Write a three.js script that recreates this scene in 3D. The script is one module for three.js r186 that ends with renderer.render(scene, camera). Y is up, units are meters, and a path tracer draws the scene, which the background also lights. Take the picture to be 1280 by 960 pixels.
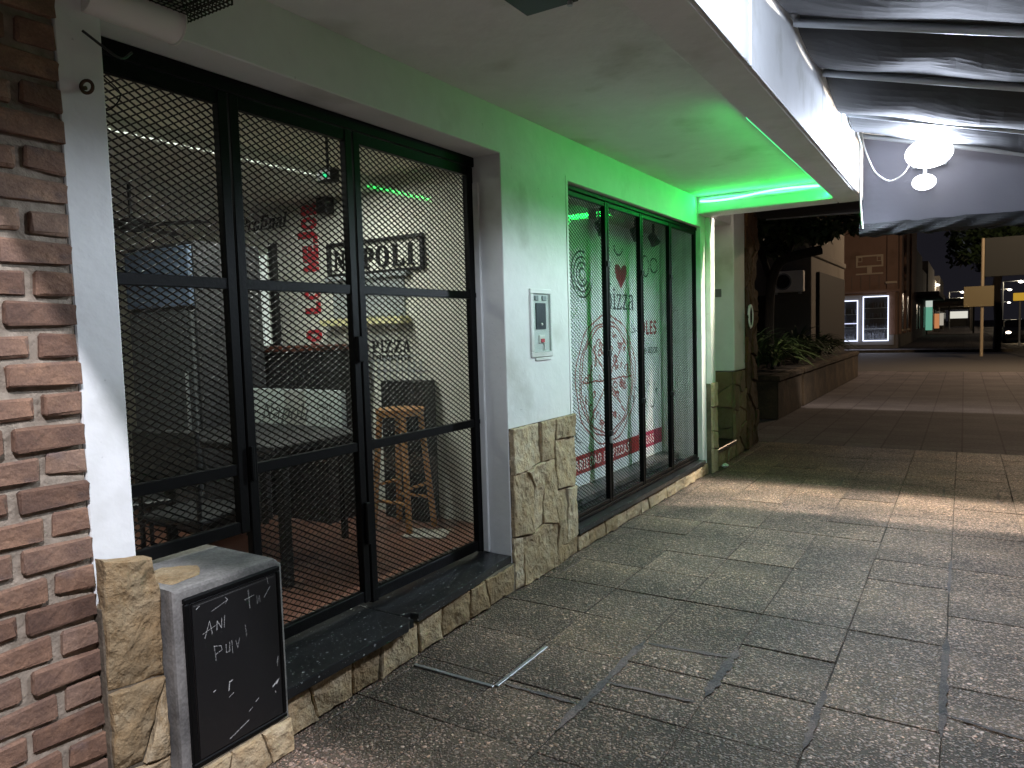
import * as THREE from 'three';
import { mergeGeometries, toCreasedNormals } from 'three/addons/utils/BufferGeometryUtils.js';
import { RectAreaLightUniformsLib } from 'three/addons/lights/RectAreaLightUniformsLib.js';
import { FontLoader } from 'three/addons/loaders/FontLoader.js';
import { TextGeometry } from 'three/addons/geometries/TextGeometry.js';

// ---------------------------------------------------------------- camera, sky, light levels, exposure
const scene = new THREE.Scene();
const camera = new THREE.PerspectiveCamera(55.88, 4 / 3, 0.05, 900);
camera.position.set(0, 1.5, 0);
camera.up.set(-0.014, 0.997, -0.077);
camera.lookAt(-0.529, 1.428, -0.846);
scene.add(camera);

const renderer = new THREE.WebGLRenderer({ antialias: true });
renderer.setSize(1024, 768);
renderer.toneMapping = THREE.LinearToneMapping;
renderer.toneMappingExposure = 1;
renderer.shadowMap.enabled = true;
renderer.shadowMap.type = THREE.PCFSoftShadowMap;
RectAreaLightUniformsLib.init();

{ // night sky over a town: near black, a little paler towards the horizon all the way round
  const W = 64, H = 32, d = new Float32Array(W * H * 4);
  for (let j = 0; j < H; j++) for (let i = 0; i < W; i++) {
    const up = Math.max(0, (j + 0.5) / H * 2 - 1), k = 1 + 0.8 * Math.pow(1 - up, 3), o = (j * W + i) * 4;
    d[o] = 0.0056 * k; d[o + 1] = 0.0053 * k; d[o + 2] = 0.0072 * k; d[o + 3] = 1;
  }
  const sky = new THREE.DataTexture(d, W, H, THREE.RGBAFormat, THREE.FloatType);
  sky.mapping = THREE.EquirectangularReflectionMapping; sky.magFilter = THREE.LinearFilter; sky.needsUpdate = true;
  scene.background = sky; scene.environment = sky;
}
const moon = new THREE.DirectionalLight(0xdfe6ff, 0.004);
moon.position.set(8, 30, 6); moon.castShadow = true; moon.shadow.radius = 20; scene.add(moon);

const POWER = { awning: 46, over: 10, near: 185, gap: 480, warm: 200, green: 26, greenLong: 42, shop: 16 };
const COOL = 0xe0eaff, WARM = 0xffddb8;

// ---------------------------------------------------------------- helpers
let seed = 20240611;
const rnd = () => { seed = (seed + 0x6d2b79f5) | 0; let t = Math.imul(seed ^ (seed >>> 15), 1 | seed); t = (t + Math.imul(t ^ (t >>> 7), 61 | t)) ^ t; return ((t ^ (t >>> 14)) >>> 0) / 4294967296; };
const rr = (a, b) => a + (b - a) * rnd();
const V = (x, y, z) => new THREE.Vector3(x, y, z);
const names = {};
function numbered(n) { names[n] = (names[n] ?? -1) + 1; return names[n] ? n + '_' + String(names[n]).padStart(3, '0') : n; }
function shade(o) { o.castShadow = true; o.receiveShadow = true; return o; }
function part(name, geo, mat, parent) { const m = shade(new THREE.Mesh(geo, mat)); m.name = name; parent.add(m); return m; }
function thing(name, label, category, pos = [0, 0, 0], group) {
  const g = new THREE.Group(); g.name = numbered(name); g.position.set(...pos); g.userData = { label, category };
  if (group) g.userData.group = group;
  scene.add(g); return g;
}
function solo(name, geo, mat, label, category, group) {
  const m = shade(new THREE.Mesh(geo, mat)); m.name = numbered(name); m.userData = { label, category };
  if (group) m.userData.group = group;
  scene.add(m); return m;
}
function structure(name, geo, mat) { const m = shade(new THREE.Mesh(geo, mat)); m.name = numbered(name); m.userData = { kind: 'structure' }; scene.add(m); return m; }

// uv in metres, from the way each face points
function metric(g, s = 1, ou = 0, ov = 0) {
  g = g.index ? g.toNonIndexed() : g;
  const p = g.attributes.position, uv = new Float32Array(p.count * 2), a = V(), b = V(), c = V();
  for (let i = 0; i < p.count; i += 3) {
    a.fromBufferAttribute(p, i); b.fromBufferAttribute(p, i + 1); c.fromBufferAttribute(p, i + 2);
    const n = b.clone().sub(a).cross(c.clone().sub(a)), x = Math.abs(n.x), y = Math.abs(n.y), z = Math.abs(n.z);
    for (let k = 0; k < 3; k++) {
      const X = p.getX(i + k), Y = p.getY(i + k), Z = p.getZ(i + k);
      const [u, v] = y >= x && y >= z ? [X, Z] : x >= z ? [Z, Y] : [X, Y];
      uv[(i + k) * 2] = u * s + ou; uv[(i + k) * 2 + 1] = v * s + ov;
    }
  }
  g.setAttribute('uv', new THREE.BufferAttribute(uv, 2));
  return g;
}
function fromTris(tris, flatNormals = true) {
  const g = new THREE.BufferGeometry();
  g.setAttribute('position', new THREE.BufferAttribute(new Float32Array(tris), 3));
  g.computeVertexNormals();
  return g;
}
// box with chamfered edges, centred at the origin
function chamferBox(w, h, d, c = 0.004) {
  const H = [w / 2, h / 2, d / 2], tris = [];
  const v = (a, s) => [0, 1, 2].map((k) => s[k] * (k === a ? H[k] : H[k] - c));
  const tri = (p, q, r) => {
    const A = V(...p), B = V(...q), C = V(...r), n = B.clone().sub(A).cross(C.clone().sub(A)), m = A.clone().add(B).add(C);
    n.dot(m) >= 0 ? tris.push(...p, ...q, ...r) : tris.push(...p, ...r, ...q);
  };
  const quad = (p, q, r, s) => { tri(p, q, r); tri(p, r, s); };
  for (let a = 0; a < 3; a++) {
    const b = (a + 1) % 3, e = (a + 2) % 3;
    for (const s of [-1, 1]) {
      const S = (x, y) => { const t = [0, 0, 0]; t[a] = s; t[b] = x; t[e] = y; return t; };
      quad(v(a, S(-1, -1)), v(a, S(1, -1)), v(a, S(1, 1)), v(a, S(-1, 1)));
    }
    for (const sa of [-1, 1]) for (const sb of [-1, 1]) {
      const S = (x) => { const t = [0, 0, 0]; t[a] = sa; t[b] = sb; t[e] = x; return t; };
      quad(v(a, S(-1)), v(b, S(-1)), v(b, S(1)), v(a, S(1)));
    }
  }
  for (const x of [-1, 1]) for (const y of [-1, 1]) for (const z of [-1, 1]) tri(v(0, [x, y, z]), v(1, [x, y, z]), v(2, [x, y, z]));
  return fromTris(tris);
}
function bx(x0, x1, y0, y1, z0, z1, c = 0.004) {
  const w = Math.abs(x1 - x0), h = Math.abs(y1 - y0), d = Math.abs(z1 - z0);
  const g = chamferBox(w, h, d, Math.min(c, w / 4, h / 4, d / 4));
  g.translate((x0 + x1) / 2, (y0 + y1) / 2, (z0 + z1) / 2);
  return metric(g);
}
const merge = (list) => mergeGeometries(list.map((g) => { const n = g.index ? g.toNonIndexed() : g; for (const k of Object.keys(n.attributes)) if (!['position', 'normal', 'uv'].includes(k)) n.deleteAttribute(k); if (!n.attributes.uv) n.setAttribute('uv', new THREE.BufferAttribute(new Float32Array(n.attributes.position.count * 2), 2)); return n; }), false);
function tube(points, r, seg = 24, rad = 8) { return new THREE.TubeGeometry(new THREE.CatmullRomCurve3(points.map((p) => V(...p)), false, 'catmullrom', 0.4), seg, r, rad, false); }
function rod(a, b, r, rad = 10) {
  const A = V(...a), B = V(...b), L = A.distanceTo(B), g = new THREE.CylinderGeometry(r, r, L, rad, 1);
  g.applyQuaternion(new THREE.Quaternion().setFromUnitVectors(V(0, 1, 0), B.clone().sub(A).normalize()));
  g.translate((A.x + B.x) / 2, (A.y + B.y) / 2, (A.z + B.z) / 2);
  return g;
}
function bulbLight(parent, pos, color, intensity, radius) {
  const l = new THREE.PointLight(color, intensity); l.position.set(...pos); l.castShadow = true; l.shadow.radius = radius; parent.add(l); return l;
}

// periodic noise on the unit square
const lattice = new Float32Array(65536).map(() => rnd());
const smooth = (t) => t * t * (3 - 2 * t);
function vnoise(u, v, P, s = 0) {
  const x = u * P, y = v * P, xi = Math.floor(x), yi = Math.floor(y), fx = smooth(x - xi), fy = smooth(y - yi);
  const L = (i, j) => lattice[((((i % P) + P) % P) * 257 + (((j % P) + P) % P) * 71 + s * 7919) & 65535];
  const a = L(xi, yi), b = L(xi + 1, yi), c = L(xi, yi + 1), d = L(xi + 1, yi + 1);
  return a + (b - a) * fx + (c - a) * fy + (a - b - c + d) * fx * fy;
}
function fbm(u, v, P, oct = 5, s = 0) { let t = 0, a = 0.5, w = 0; for (let k = 0; k < oct; k++) { t += a * vnoise(u, v, P << k, s + k); w += a; a *= 0.55; } return t / w; }
const n3 = (x, y, z) => Math.sin(x * 12.9898 + y * 78.233 + z * 37.719) * 43758.5453 % 1;

function texture(N, fn, { srgb = true, M = N } = {}) {
  const d = new Uint8Array(N * M * 4);
  for (let j = 0; j < M; j++) for (let i = 0; i < N; i++) {
    const c = fn((i + 0.5) / N, (j + 0.5) / M, i, j), o = (j * N + i) * 4;
    d[o] = Math.max(0, Math.min(255, c[0])); d[o + 1] = Math.max(0, Math.min(255, c[1])); d[o + 2] = Math.max(0, Math.min(255, c[2])); d[o + 3] = 255;
  }
  const t = new THREE.DataTexture(d, N, M, THREE.RGBAFormat);
  t.wrapS = t.wrapT = THREE.RepeatWrapping; t.magFilter = THREE.LinearFilter; t.minFilter = THREE.LinearMipmapLinearFilter; t.generateMipmaps = true;
  if (srgb) t.colorSpace = THREE.SRGBColorSpace;
  t.needsUpdate = true; return t;
}
const grey = (x) => [x, x, x];
const scaled = (t, r) => { const c = t.clone(); c.repeat.set(r, r); c.needsUpdate = true; return c; };
function canvasTex(w, h, draw) {
  const c = document.createElement('canvas'); c.width = w; c.height = h;
  draw(c.getContext('2d'), w, h);
  const t = new THREE.CanvasTexture(c); t.colorSpace = THREE.SRGBColorSpace; return t;
}
const S = (o) => new THREE.MeshStandardMaterial(o);
const lin = (r, g, b) => new THREE.Color().setRGB(r, g, b);

// ---------------------------------------------------------------- textures and materials
const plasterTex = texture(1024, (u, v) => {
  const a = fbm(u, v, 4, 5, 1), b = fbm(u, v, 32, 3, 5), st = Math.max(0, fbm(u, v, 6, 5, 9) - 0.64) * 110;
  const dot = vnoise(u, v, 96, 11) > 0.985 ? 26 : 0;
  return [226 + (a - 0.5) * 22 + (b - 0.5) * 8 - st - dot, 226 + (a - 0.5) * 22 + (b - 0.5) * 8 - st - dot, 222 + (a - 0.5) * 26 + (b - 0.5) * 8 - st * 1.15 - dot];
});
const plasterBump = texture(512, (u, v) => grey(128 + (fbm(u, v, 8, 6, 21) - 0.5) * 190), { srgb: false });
const concreteTex = texture(512, (u, v) => { const a = fbm(u, v, 5, 6, 31), b = vnoise(u, v, 128, 33); return [104 + (a - 0.5) * 90 + (b - 0.5) * 22, 102 + (a - 0.5) * 88 + (b - 0.5) * 22, 97 + (a - 0.5) * 84 + (b - 0.5) * 22]; });
const concreteBump = texture(512, (u, v) => grey(128 + (fbm(u, v, 12, 6, 37) - 0.5) * 220), { srgb: false });
const stoneTex = texture(512, (u, v) => {
  const a = fbm(u, v, 4, 6, 41), b = fbm(u, v, 9, 5, 47), c = vnoise(u, v, 150, 51), vein = Math.max(0, 1 - Math.abs(fbm(u, v, 5, 5, 53) - 0.5) * 26) * 14;
  return [192 + (a - 0.5) * 58 + (c - 0.5) * 16 - vein, 176 + (a - 0.5) * 56 + (b - 0.5) * 16 + (c - 0.5) * 16 - vein * 1.2, 148 + (a - 0.5) * 54 + (b - 0.5) * 34 + (c - 0.5) * 14 - vein * 1.4];
});
const stoneBump = texture(512, (u, v) => grey(128 + (fbm(u, v, 7, 7, 57) - 0.5) * 240), { srgb: false });
const brickTex = texture(512, (u, v) => {
  const a = fbm(u, v, 6, 6, 61), b = vnoise(u, v, 120, 67), ash = Math.max(0, fbm(u, v, 7, 5, 71) - 0.58) * 190;
  return [143 + (a - 0.5) * 72 + (b - 0.5) * 24 - ash * 0.6, 117 + (a - 0.5) * 60 + (b - 0.5) * 20 - ash * 0.4, 99 + (a - 0.5) * 44 + (b - 0.5) * 16 - ash * 0.16];
});
const brickBump = texture(512, (u, v) => grey(128 + (fbm(u, v, 16, 6, 73) - 0.5) * 230), { srgb: false });
const mortarTex = texture(256, (u, v) => { const a = fbm(u, v, 8, 5, 77); return [138 + (a - 0.5) * 56, 127 + (a - 0.5) * 54, 111 + (a - 0.5) * 50]; });
const vinylTex = texture(512, (u, v) => { const a = fbm(u, v, 4, 6, 81), b = Math.max(0, fbm(u, v, 9, 6, 85) - 0.55) * 110; return [24 + (a - 0.5) * 16 + b * 0.25, 26 + (a - 0.5) * 16 + b * 0.25, 28 + (a - 0.5) * 16 + b * 0.25]; });
const vinylBump = texture(512, (u, v) => grey(128 + (fbm(u, v, 6, 6, 87) - 0.5) * 200), { srgb: false });
const woodTex = texture(256, (u, v) => { const g = fbm(u * 1, v * 0.13, 24, 5, 91), a = fbm(u, v, 4, 4, 95); return [150 + (g - 0.5) * 70 + (a - 0.5) * 30, 104 + (g - 0.5) * 56 + (a - 0.5) * 24, 58 + (g - 0.5) * 36 + (a - 0.5) * 16]; });
const terrazzoTex = (() => {
  const N = 1024, base = new Float32Array(N * N).fill(0);
  for (let k = 0; k < 2600; k++) {
    const cx = rnd() * N, cy = rnd() * N, r = rnd() < 0.05 ? rr(3, 6) : rr(0.8, 2.6), c = rr(40, 175);
    for (let y = -7; y <= 7; y++) for (let x = -7; x <= 7; x++) if (Math.abs(x) * rr(0.8, 1.3) + Math.abs(y) < r * 1.2) base[(((cy + y + N) | 0) % N) * N + (((cx + x + N) | 0) % N)] = c;
  }
  return texture(N, (u, v, i, j) => { const a = fbm(u, v, 6, 5, 99) * 16, b = base[j * N + i]; return [22 + a + b * 0.8, 23 + a + b * 0.82, 24 + a + b * 0.8]; });
})();

// washed pebble paving: stones set in a dark matrix, 1.25 m to the texture
const pebble = (() => {
  const N = 1024, col = new Float32Array(N * N * 3), hgt = new Float32Array(N * N);
  for (let j = 0; j < N; j++) for (let i = 0; i < N; i++) {
    const a = fbm(i / N, j / N, 6, 6, 101), g = vnoise(i / N, j / N, 256, 105), o = (j * N + i) * 3, k = 68 + (a - 0.5) * 44 + (g - 0.5) * 30;
    col[o] = k; col[o + 1] = k * 0.9; col[o + 2] = k * 0.78; hgt[j * N + i] = 0.22 + (a - 0.5) * 0.3;
  }
  for (let k = 0; k < 21000; k++) {
    const cx = rnd() * N, cy = rnd() * N, r = rnd() < 0.08 ? rr(4.5, 8) : rr(1.8, 4.8), e = rr(0.55, 1), th = rr(0, 3.14), ct = Math.cos(th), st = Math.sin(th), R = Math.ceil(r);
    const t = rnd(), L = t < 0.3 ? rr(50, 80) : t < 0.9 ? rr(80, 118) : rr(112, 165), warm = rr(0.76, 0.97);
    for (let y = -R; y <= R; y++) for (let x = -R; x <= R; x++) {
      const p = (x * ct + y * st) / r, q = (-x * st + y * ct) / (r * e), d2 = p * p + q * q;
      if (d2 > 1) continue;
      const X = ((cx + x + N) | 0) % N, Y = ((cy + y + N) | 0) % N, o = Y * N + X, h = 0.35 + 0.65 * Math.sqrt(1 - d2) * (0.5 + r / 12);
      if (h < hgt[o]) continue;
      hgt[o] = h; col[o * 3] = L * 1.1; col[o * 3 + 1] = L * (0.52 + 0.5 * warm); col[o * 3 + 2] = L * (0.13 + 0.86 * warm);
    }
  }
  return {
    map: texture(N, (u, v, i, j) => { const o = (j * N + i) * 3, m = (0.72 + 0.85 * fbm(u, v, 3, 6, 191)) * (vnoise(u, v, 40, 197) > 0.975 ? 0.6 : 1); return [col[o] * m, col[o + 1] * m, col[o + 2] * m]; }),
    bump: texture(N, (u, v, i, j) => grey(hgt[j * N + i] * 230), { srgb: false }),
    rough: texture(N, (u, v, i, j) => grey(hgt[j * N + i] > 0.4 ? 112 : 195), { srgb: false }),
  };
})();
const paverMats = [0xfff6ea, 0xf4ebdd, 0xeae2d6, 0xf8eedd].map((c) => S({ color: c, map: pebble.map, bumpMap: pebble.bump, bumpScale: 0.006, roughnessMap: pebble.rough, roughness: 1 }));
const paleTex = texture(512, (u, v) => { const a = fbm(u, v, 5, 6, 111), b = vnoise(u, v, 200, 113), c = vnoise(u, v, 90, 117) > 0.8 ? 20 : 0; return [128 + (a - 0.5) * 90 + (b - 0.5) * 50 + c, 123 + (a - 0.5) * 68 + (b - 0.5) * 40 + c, 128 + (a - 0.5) * 62 + (b - 0.5) * 38 + c]; });
const farPaving = texture(1024, (u, v, i, j) => {
  const a = fbm(u, v, 5, 6, 121), b = vnoise(u, v, 256, 123), jx = Math.min((u * 8) % 1, 1 - (u * 8) % 1), jy = Math.min((v * 8) % 1, 1 - (v * 8) % 1), joint = Math.min(jx, jy) < 0.022 ? -34 : 0;
  const cell = lattice[(Math.floor(u * 8) * 31 + Math.floor(v * 8) * 87) & 65535] * 16;
  return [82 + (a - 0.5) * 50 + (b - 0.5) * 36 + joint + cell, 76 + (a - 0.5) * 46 + (b - 0.5) * 34 + joint + cell, 78 + (a - 0.5) * 42 + (b - 0.5) * 32 + joint + cell];
});

const M = {
  plaster: S({ map: scaled(plasterTex, 0.45), bumpMap: scaled(plasterBump, 1.1), bumpScale: 0.006, roughness: 0.75, color: 0xf4f6f6 }),
  fascia: S({ color: 0xe9edf2, roughness: 0.42, map: scaled(plasterTex, 0.7) }),
  stone: [0xf2f0ea, 0xe2dccf, 0xcdc6b8, 0xdad3c6, 0xb9ae9a].map((c) => S({ color: c, map: scaled(stoneTex, 2.2), bumpMap: scaled(stoneBump, 3), bumpScale: 0.022, roughness: 0.9 })),
  stoneMortar: S({ color: 0xf0dfc4, map: scaled(concreteTex, 2), bumpMap: scaled(concreteBump, 3), bumpScale: 0.006, roughness: 0.95 }),
  darkStone: [0xa5998a, 0x8d8274, 0x988a74, 0xb0a391].map((c) => S({ color: c, map: scaled(stoneTex, 1.6), bumpMap: scaled(stoneBump, 2), bumpScale: 0.01, roughness: 0.9 })),
  brick: [0xe2e0dc, 0xcfc7c1, 0xbdb1a8, 0xd9cec4, 0xaa9f98].map((c) => S({ color: c, map: scaled(brickTex, 2.4), bumpMap: scaled(brickBump, 3.4), bumpScale: 0.005, roughness: 0.9 })),
  mortar: S({ map: scaled(mortarTex, 4), bumpMap: scaled(concreteBump, 5), bumpScale: 0.006, roughness: 0.97 }),
  concrete: S({ map: scaled(concreteTex, 1.4), bumpMap: scaled(concreteBump, 2.5), bumpScale: 0.004, roughness: 0.9 }),
  paleConcrete: S({ color: 0xe9e5dc, map: scaled(concreteTex, 1.1), bumpMap: scaled(concreteBump, 3), bumpScale: 0.005, roughness: 0.92 }),
  terrazzo: S({ map: scaled(terrazzoTex, 0.9), roughness: 0.28, bumpMap: scaled(concreteBump, 2), bumpScale: 0.0006 }),
  iron: new THREE.MeshPhysicalMaterial({ color: 0x070707, roughness: 0.5, specularIntensity: 0.28, bumpMap: scaled(concreteBump, 6), bumpScale: 0.0008 }),
  ironMesh: new THREE.MeshPhysicalMaterial({ color: 0x0a0a0a, roughness: 0.34, specularIntensity: 1 }),
  steel: S({ color: 0xa9adb0, roughness: 0.38, metalness: 0.8 }),
  galv: S({ color: 0xb7bcc0, roughness: 0.5, metalness: 0.45 }),
  black: S({ color: 0x0c0c0d, roughness: 0.5 }),
  blackGloss: S({ color: 0x0a0a0b, roughness: 0.25 }),
  whitePaint: S({ color: 0xe6e4dd, roughness: 0.55 }),
  greyPaint: S({ color: 0x8c9192, roughness: 0.6 }),
  glass: new THREE.MeshPhysicalMaterial({ color: 0xfafdfc, transmission: 1, thickness: 0, roughness: 0.03, ior: 1.5 }),
  vinyl: S({ map: scaled(vinylTex, 0.9), bumpMap: scaled(vinylBump, 1.3), bumpScale: 0.003, roughness: 0.72, side: THREE.DoubleSide }),
  curtain: S({ color: lin(0.16, 0.155, 0.18), bumpMap: scaled(vinylBump, 0.7), bumpScale: 0.006, roughness: 0.42, side: THREE.DoubleSide }),
  wood: S({ map: scaled(woodTex, 3), roughness: 0.55 }),
  darkWood: S({ color: 0x6b4630, map: scaled(woodTex, 2), roughness: 0.6 }),
  floorTile: S({ color: lin(0.17, 0.075, 0.05), roughness: 0.35, bumpMap: scaled(concreteBump, 3), bumpScale: 0.001 }),
  shopWall: S({ color: lin(0.55, 0.55, 0.49), roughness: 0.85, bumpMap: scaled(plasterBump, 1), bumpScale: 0.002 }),
  shopCeiling: S({ color: lin(0.66, 0.64, 0.52), roughness: 0.9 }),
  red: S({ color: lin(0.42, 0.025, 0.035), roughness: 0.6 }),
  asphalt: S({ color: lin(0.075, 0.07, 0.064), roughness: 0.9, bumpMap: scaled(concreteBump, 0.8), bumpScale: 0.01 }),
  kerb: S({ color: 0xb5aea0, map: scaled(concreteTex, 1), roughness: 0.9 }),
  farPaving: S({ map: scaled(farPaving, 1 / 3.28), roughness: 0.85, bumpMap: scaled(concreteBump, 2), bumpScale: 0.004 }),
  bark: S({ color: 0x4a3d31, map: scaled(concreteTex, 3), bumpMap: scaled(concreteBump, 4), bumpScale: 0.03, roughness: 0.95 }),
  leaf: [lin(0.05, 0.09, 0.024), lin(0.08, 0.12, 0.035), lin(0.03, 0.055, 0.02)].map((c) => S({ color: c, roughness: 0.55, side: THREE.DoubleSide })),
  pinkWall: S({ color: lin(0.3, 0.19, 0.15), map: scaled(plasterTex, 0.2), roughness: 0.9 }),
  creamTrim: S({ color: lin(0.5, 0.42, 0.32), roughness: 0.85 }),
  dimWall: S({ color: lin(0.2, 0.18, 0.16), map: scaled(plasterTex, 0.2), roughness: 0.9 }),
};
const glow = (r, g, b) => S({ color: 0x222222, emissive: lin(r, g, b), emissiveIntensity: 1, roughness: 0.5 });

// key planes, metres: shop front at x = W, gate behind it, ground at 0
const W = -2.21, GATE = -2.40, SOFFIT = 2.745, BEAM = 2.585, FASCIA = -0.79, TOP = 3.09;
const DOOR0 = -1.265, DOOR1 = -3.47, DOORTOP = 2.495, WIN0 = -4.28, WIN1 = -7.10, WINTOP = 2.47;

// ---------------------------------------------------------------- ground
{
  const road = new THREE.PlaneGeometry(700, 900, 1, 1); road.rotateX(-Math.PI / 2); road.translate(0, -0.14, -200);
  structure('road', metric(road, 0.5), M.asphalt);
  // pavement slab under the pavers, with its kerb
  const walk = structure('sidewalk', bx(-9, 1.75, -0.2, -0.0055, 9, -24.2, 0.01), S({ color: 0x8a8174, map: scaled(concreteTex, 2), roughness: 0.95 }));
  part('kerb', bx(1.75, 1.95, -0.25, 0.0, 9, -24.2, 0.02), M.kerb, walk);
  part('kerb', bx(-9, 1.75, -0.25, 0.0, -24.2, -24.4, 0.02), M.kerb, walk);
  const P = 0.41, X0 = -0.05, Z0 = -3.365;
  for (let i = -6; i <= 4; i++) for (let k = -8; k <= 14; k++) {
    let x0 = X0 + i * P, x1 = x0 + P, z0 = Z0 - k * P, z1 = z0 - P;
    if (i === -6) x0 = Math.max(x0, W - 0.3);
    if (x1 > 1.75) x1 = 1.75;
    if (x0 > 1.7 || x1 < W) continue;
    const j = 0.004, w = x1 - x0 - 0.0015 - rnd() * j, d = P - 0.0015 - rnd() * j;
    let g = chamferBox(w, 0.045, d, 0.0025);
    g.translate((x0 + x1) / 2, 0, (z0 + z1) / 2); const own = rnd() < 0.3; g = metric(g, 0.8, own ? rnd() : 0, own ? rnd() : 0); g.translate(-(x0 + x1) / 2, 0, -(z0 + z1) / 2);
    const t = part('paver', g, paverMats[(rnd() * 4) | 0], walk);
    t.position.set((x0 + x1) / 2 + rr(-0.002, 0.002), -0.0225 + rr(-0.003, 0.0015), (z0 + z1) / 2 + rr(-0.002, 0.002));
    t.rotation.set(rr(-0.004, 0.004), rr(-0.005, 0.005), rr(-0.004, 0.004));
  }
  part('far_paving', bx(-9, 1.75, -0.1, -0.001, -9.515, -24.2, 0.002), M.farPaving, walk);
  part('far_paving', bx(-9, 1.75, -0.1, -0.001, 9, 0.325, 0.002), M.farPaving, walk);
  // cement smeared over some joints
  const smear = S({ color: 0xc4bdb0, map: scaled(paleTex, 1.6), roughness: 0.95, bumpMap: scaled(concreteBump, 6), bumpScale: 0.006 });
  const strip = (ax, az, bxx, bz, w) => {
    const n = 22, tris = [], L = Math.hypot(bxx - ax, bz - az), ux = (bxx - ax) / L, uz = (bz - az) / L, pts = [];
    for (let q = 0; q <= n; q++) { const t = q / n, e = Math.min(1, Math.min(t, 1 - t) * 8); const a = (w * rr(0.45, 1.1)) * e, b = (w * rr(0.45, 1.1)) * e, x = ax + ux * L * t, z = az + uz * L * t; pts.push([x - uz * a, z + ux * a, x + uz * b, z - ux * b]); }
    const Y = 0.0035;
    for (let q = 0; q < n; q++) { const a = pts[q], b = pts[q + 1]; tris.push(a[0], Y, a[1], b[0], Y, b[1], b[2], Y, b[3], a[0], Y, a[1], b[2], Y, b[3], a[2], Y, a[3]); }
    const g = fromTris(tris); if (g.attributes.normal.getY(0) < 0) { const p = g.attributes.position.array; for (let q = 0; q < p.length; q += 9) for (let c = 0; c < 3; c++) [p[q + 3 + c], p[q + 6 + c]] = [p[q + 6 + c], p[q + 3 + c]]; g.computeVertexNormals(); }
    part('cement_patch', metric(g), smear, walk);
  };
  for (const s of [[-1.28, -2.28, -1.28, -3.2, 0.022], [-0.87, -2.8, -0.87, -3.3, 0.026], [-1.27, -3.16, -0.86, -3.2, 0.018], [-1.66, -2.5, -1.28, -2.5, 0.012], [-1.28, -2.72, -0.88, -2.74, 0.012], [-0.05, -2.9, -0.05, -3.9, 0.016], [-0.05, -3.1, 0.3, -3.02, 0.012], [-0.46, -2.6, -0.46, -3.1, 0.016], [-0.05, -4.5, -0.05, -5.2, 0.01], [-1.28, -7.6, -0.13, -7.36, 0.012], [-0.13, -7.0, -0.13, -7.5, 0.012], [-0.55, -7.0, -0.56, -7.5, 0.012], [-0.95, -7.1, -0.97, -7.6, 0.012], [0.25, -6.9, 0.27, -7.4, 0.012]]) strip(...s);
}

// the metal edging of a service cover let into the paving
{
  const t = thing('cover_frame', 'thin bare metal angle edging set in the pebble paving before the doorstep', 'metal edging');
  part('edge_bar', bx(-2.1, -1.672, 0.0005, 0.007, -2.445, -2.463, 0.002), M.steel, t);
  part('edge_bar', bx(-1.672, -1.654, 0.0005, 0.0075, -2.463, -2.9, 0.002), M.steel, t);
}

// ---------------------------------------------------------------- irregular stone cladding
function clip(poly, nx, ny, d) {
  const out = [];
  for (let i = 0; i < poly.length; i++) {
    const a = poly[i], b = poly[(i + 1) % poly.length], da = a[0] * nx + a[1] * ny - d, db = b[0] * nx + b[1] * ny - d;
    if (da <= 0) out.push(a);
    if ((da < 0 && db > 0) || (da > 0 && db < 0)) { const t = da / (da - db); out.push([a[0] + (b[0] - a[0]) * t, a[1] + (b[1] - a[1]) * t]); }
  }
  return out;
}
function voronoi(u0, u1, v0, v1, nu, nv, jitter = 0.42, sv = 1) {
  const pts = [];
  for (let i = 0; i < nu; i++) for (let j = 0; j < nv; j++) pts.push([u0 + (u1 - u0) * (i + 0.5 + rr(-jitter, jitter)) / nu, v0 + (v1 - v0) * (j + 0.5 + (i % 2) * 0.3 + rr(-jitter, jitter)) / nv]);
  return pts.map((p) => {
    let poly = [[u0, v0], [u1, v0], [u1, v1], [u0, v1]];
    for (const q of pts) {
      if (q === p) continue;
      const nx = q[0] - p[0], ny = (q[1] - p[1]) * sv, L = Math.hypot(nx, ny) || 1e-6;
      poly = clip(poly, nx / L, ny / L, ((p[0] + q[0]) / 2 * nx + (p[1] + q[1]) / 2 * ny) / L);
      if (poly.length < 3) break;
    }
    return poly;
  }).filter((p) => p.length >= 3);
}
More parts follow.
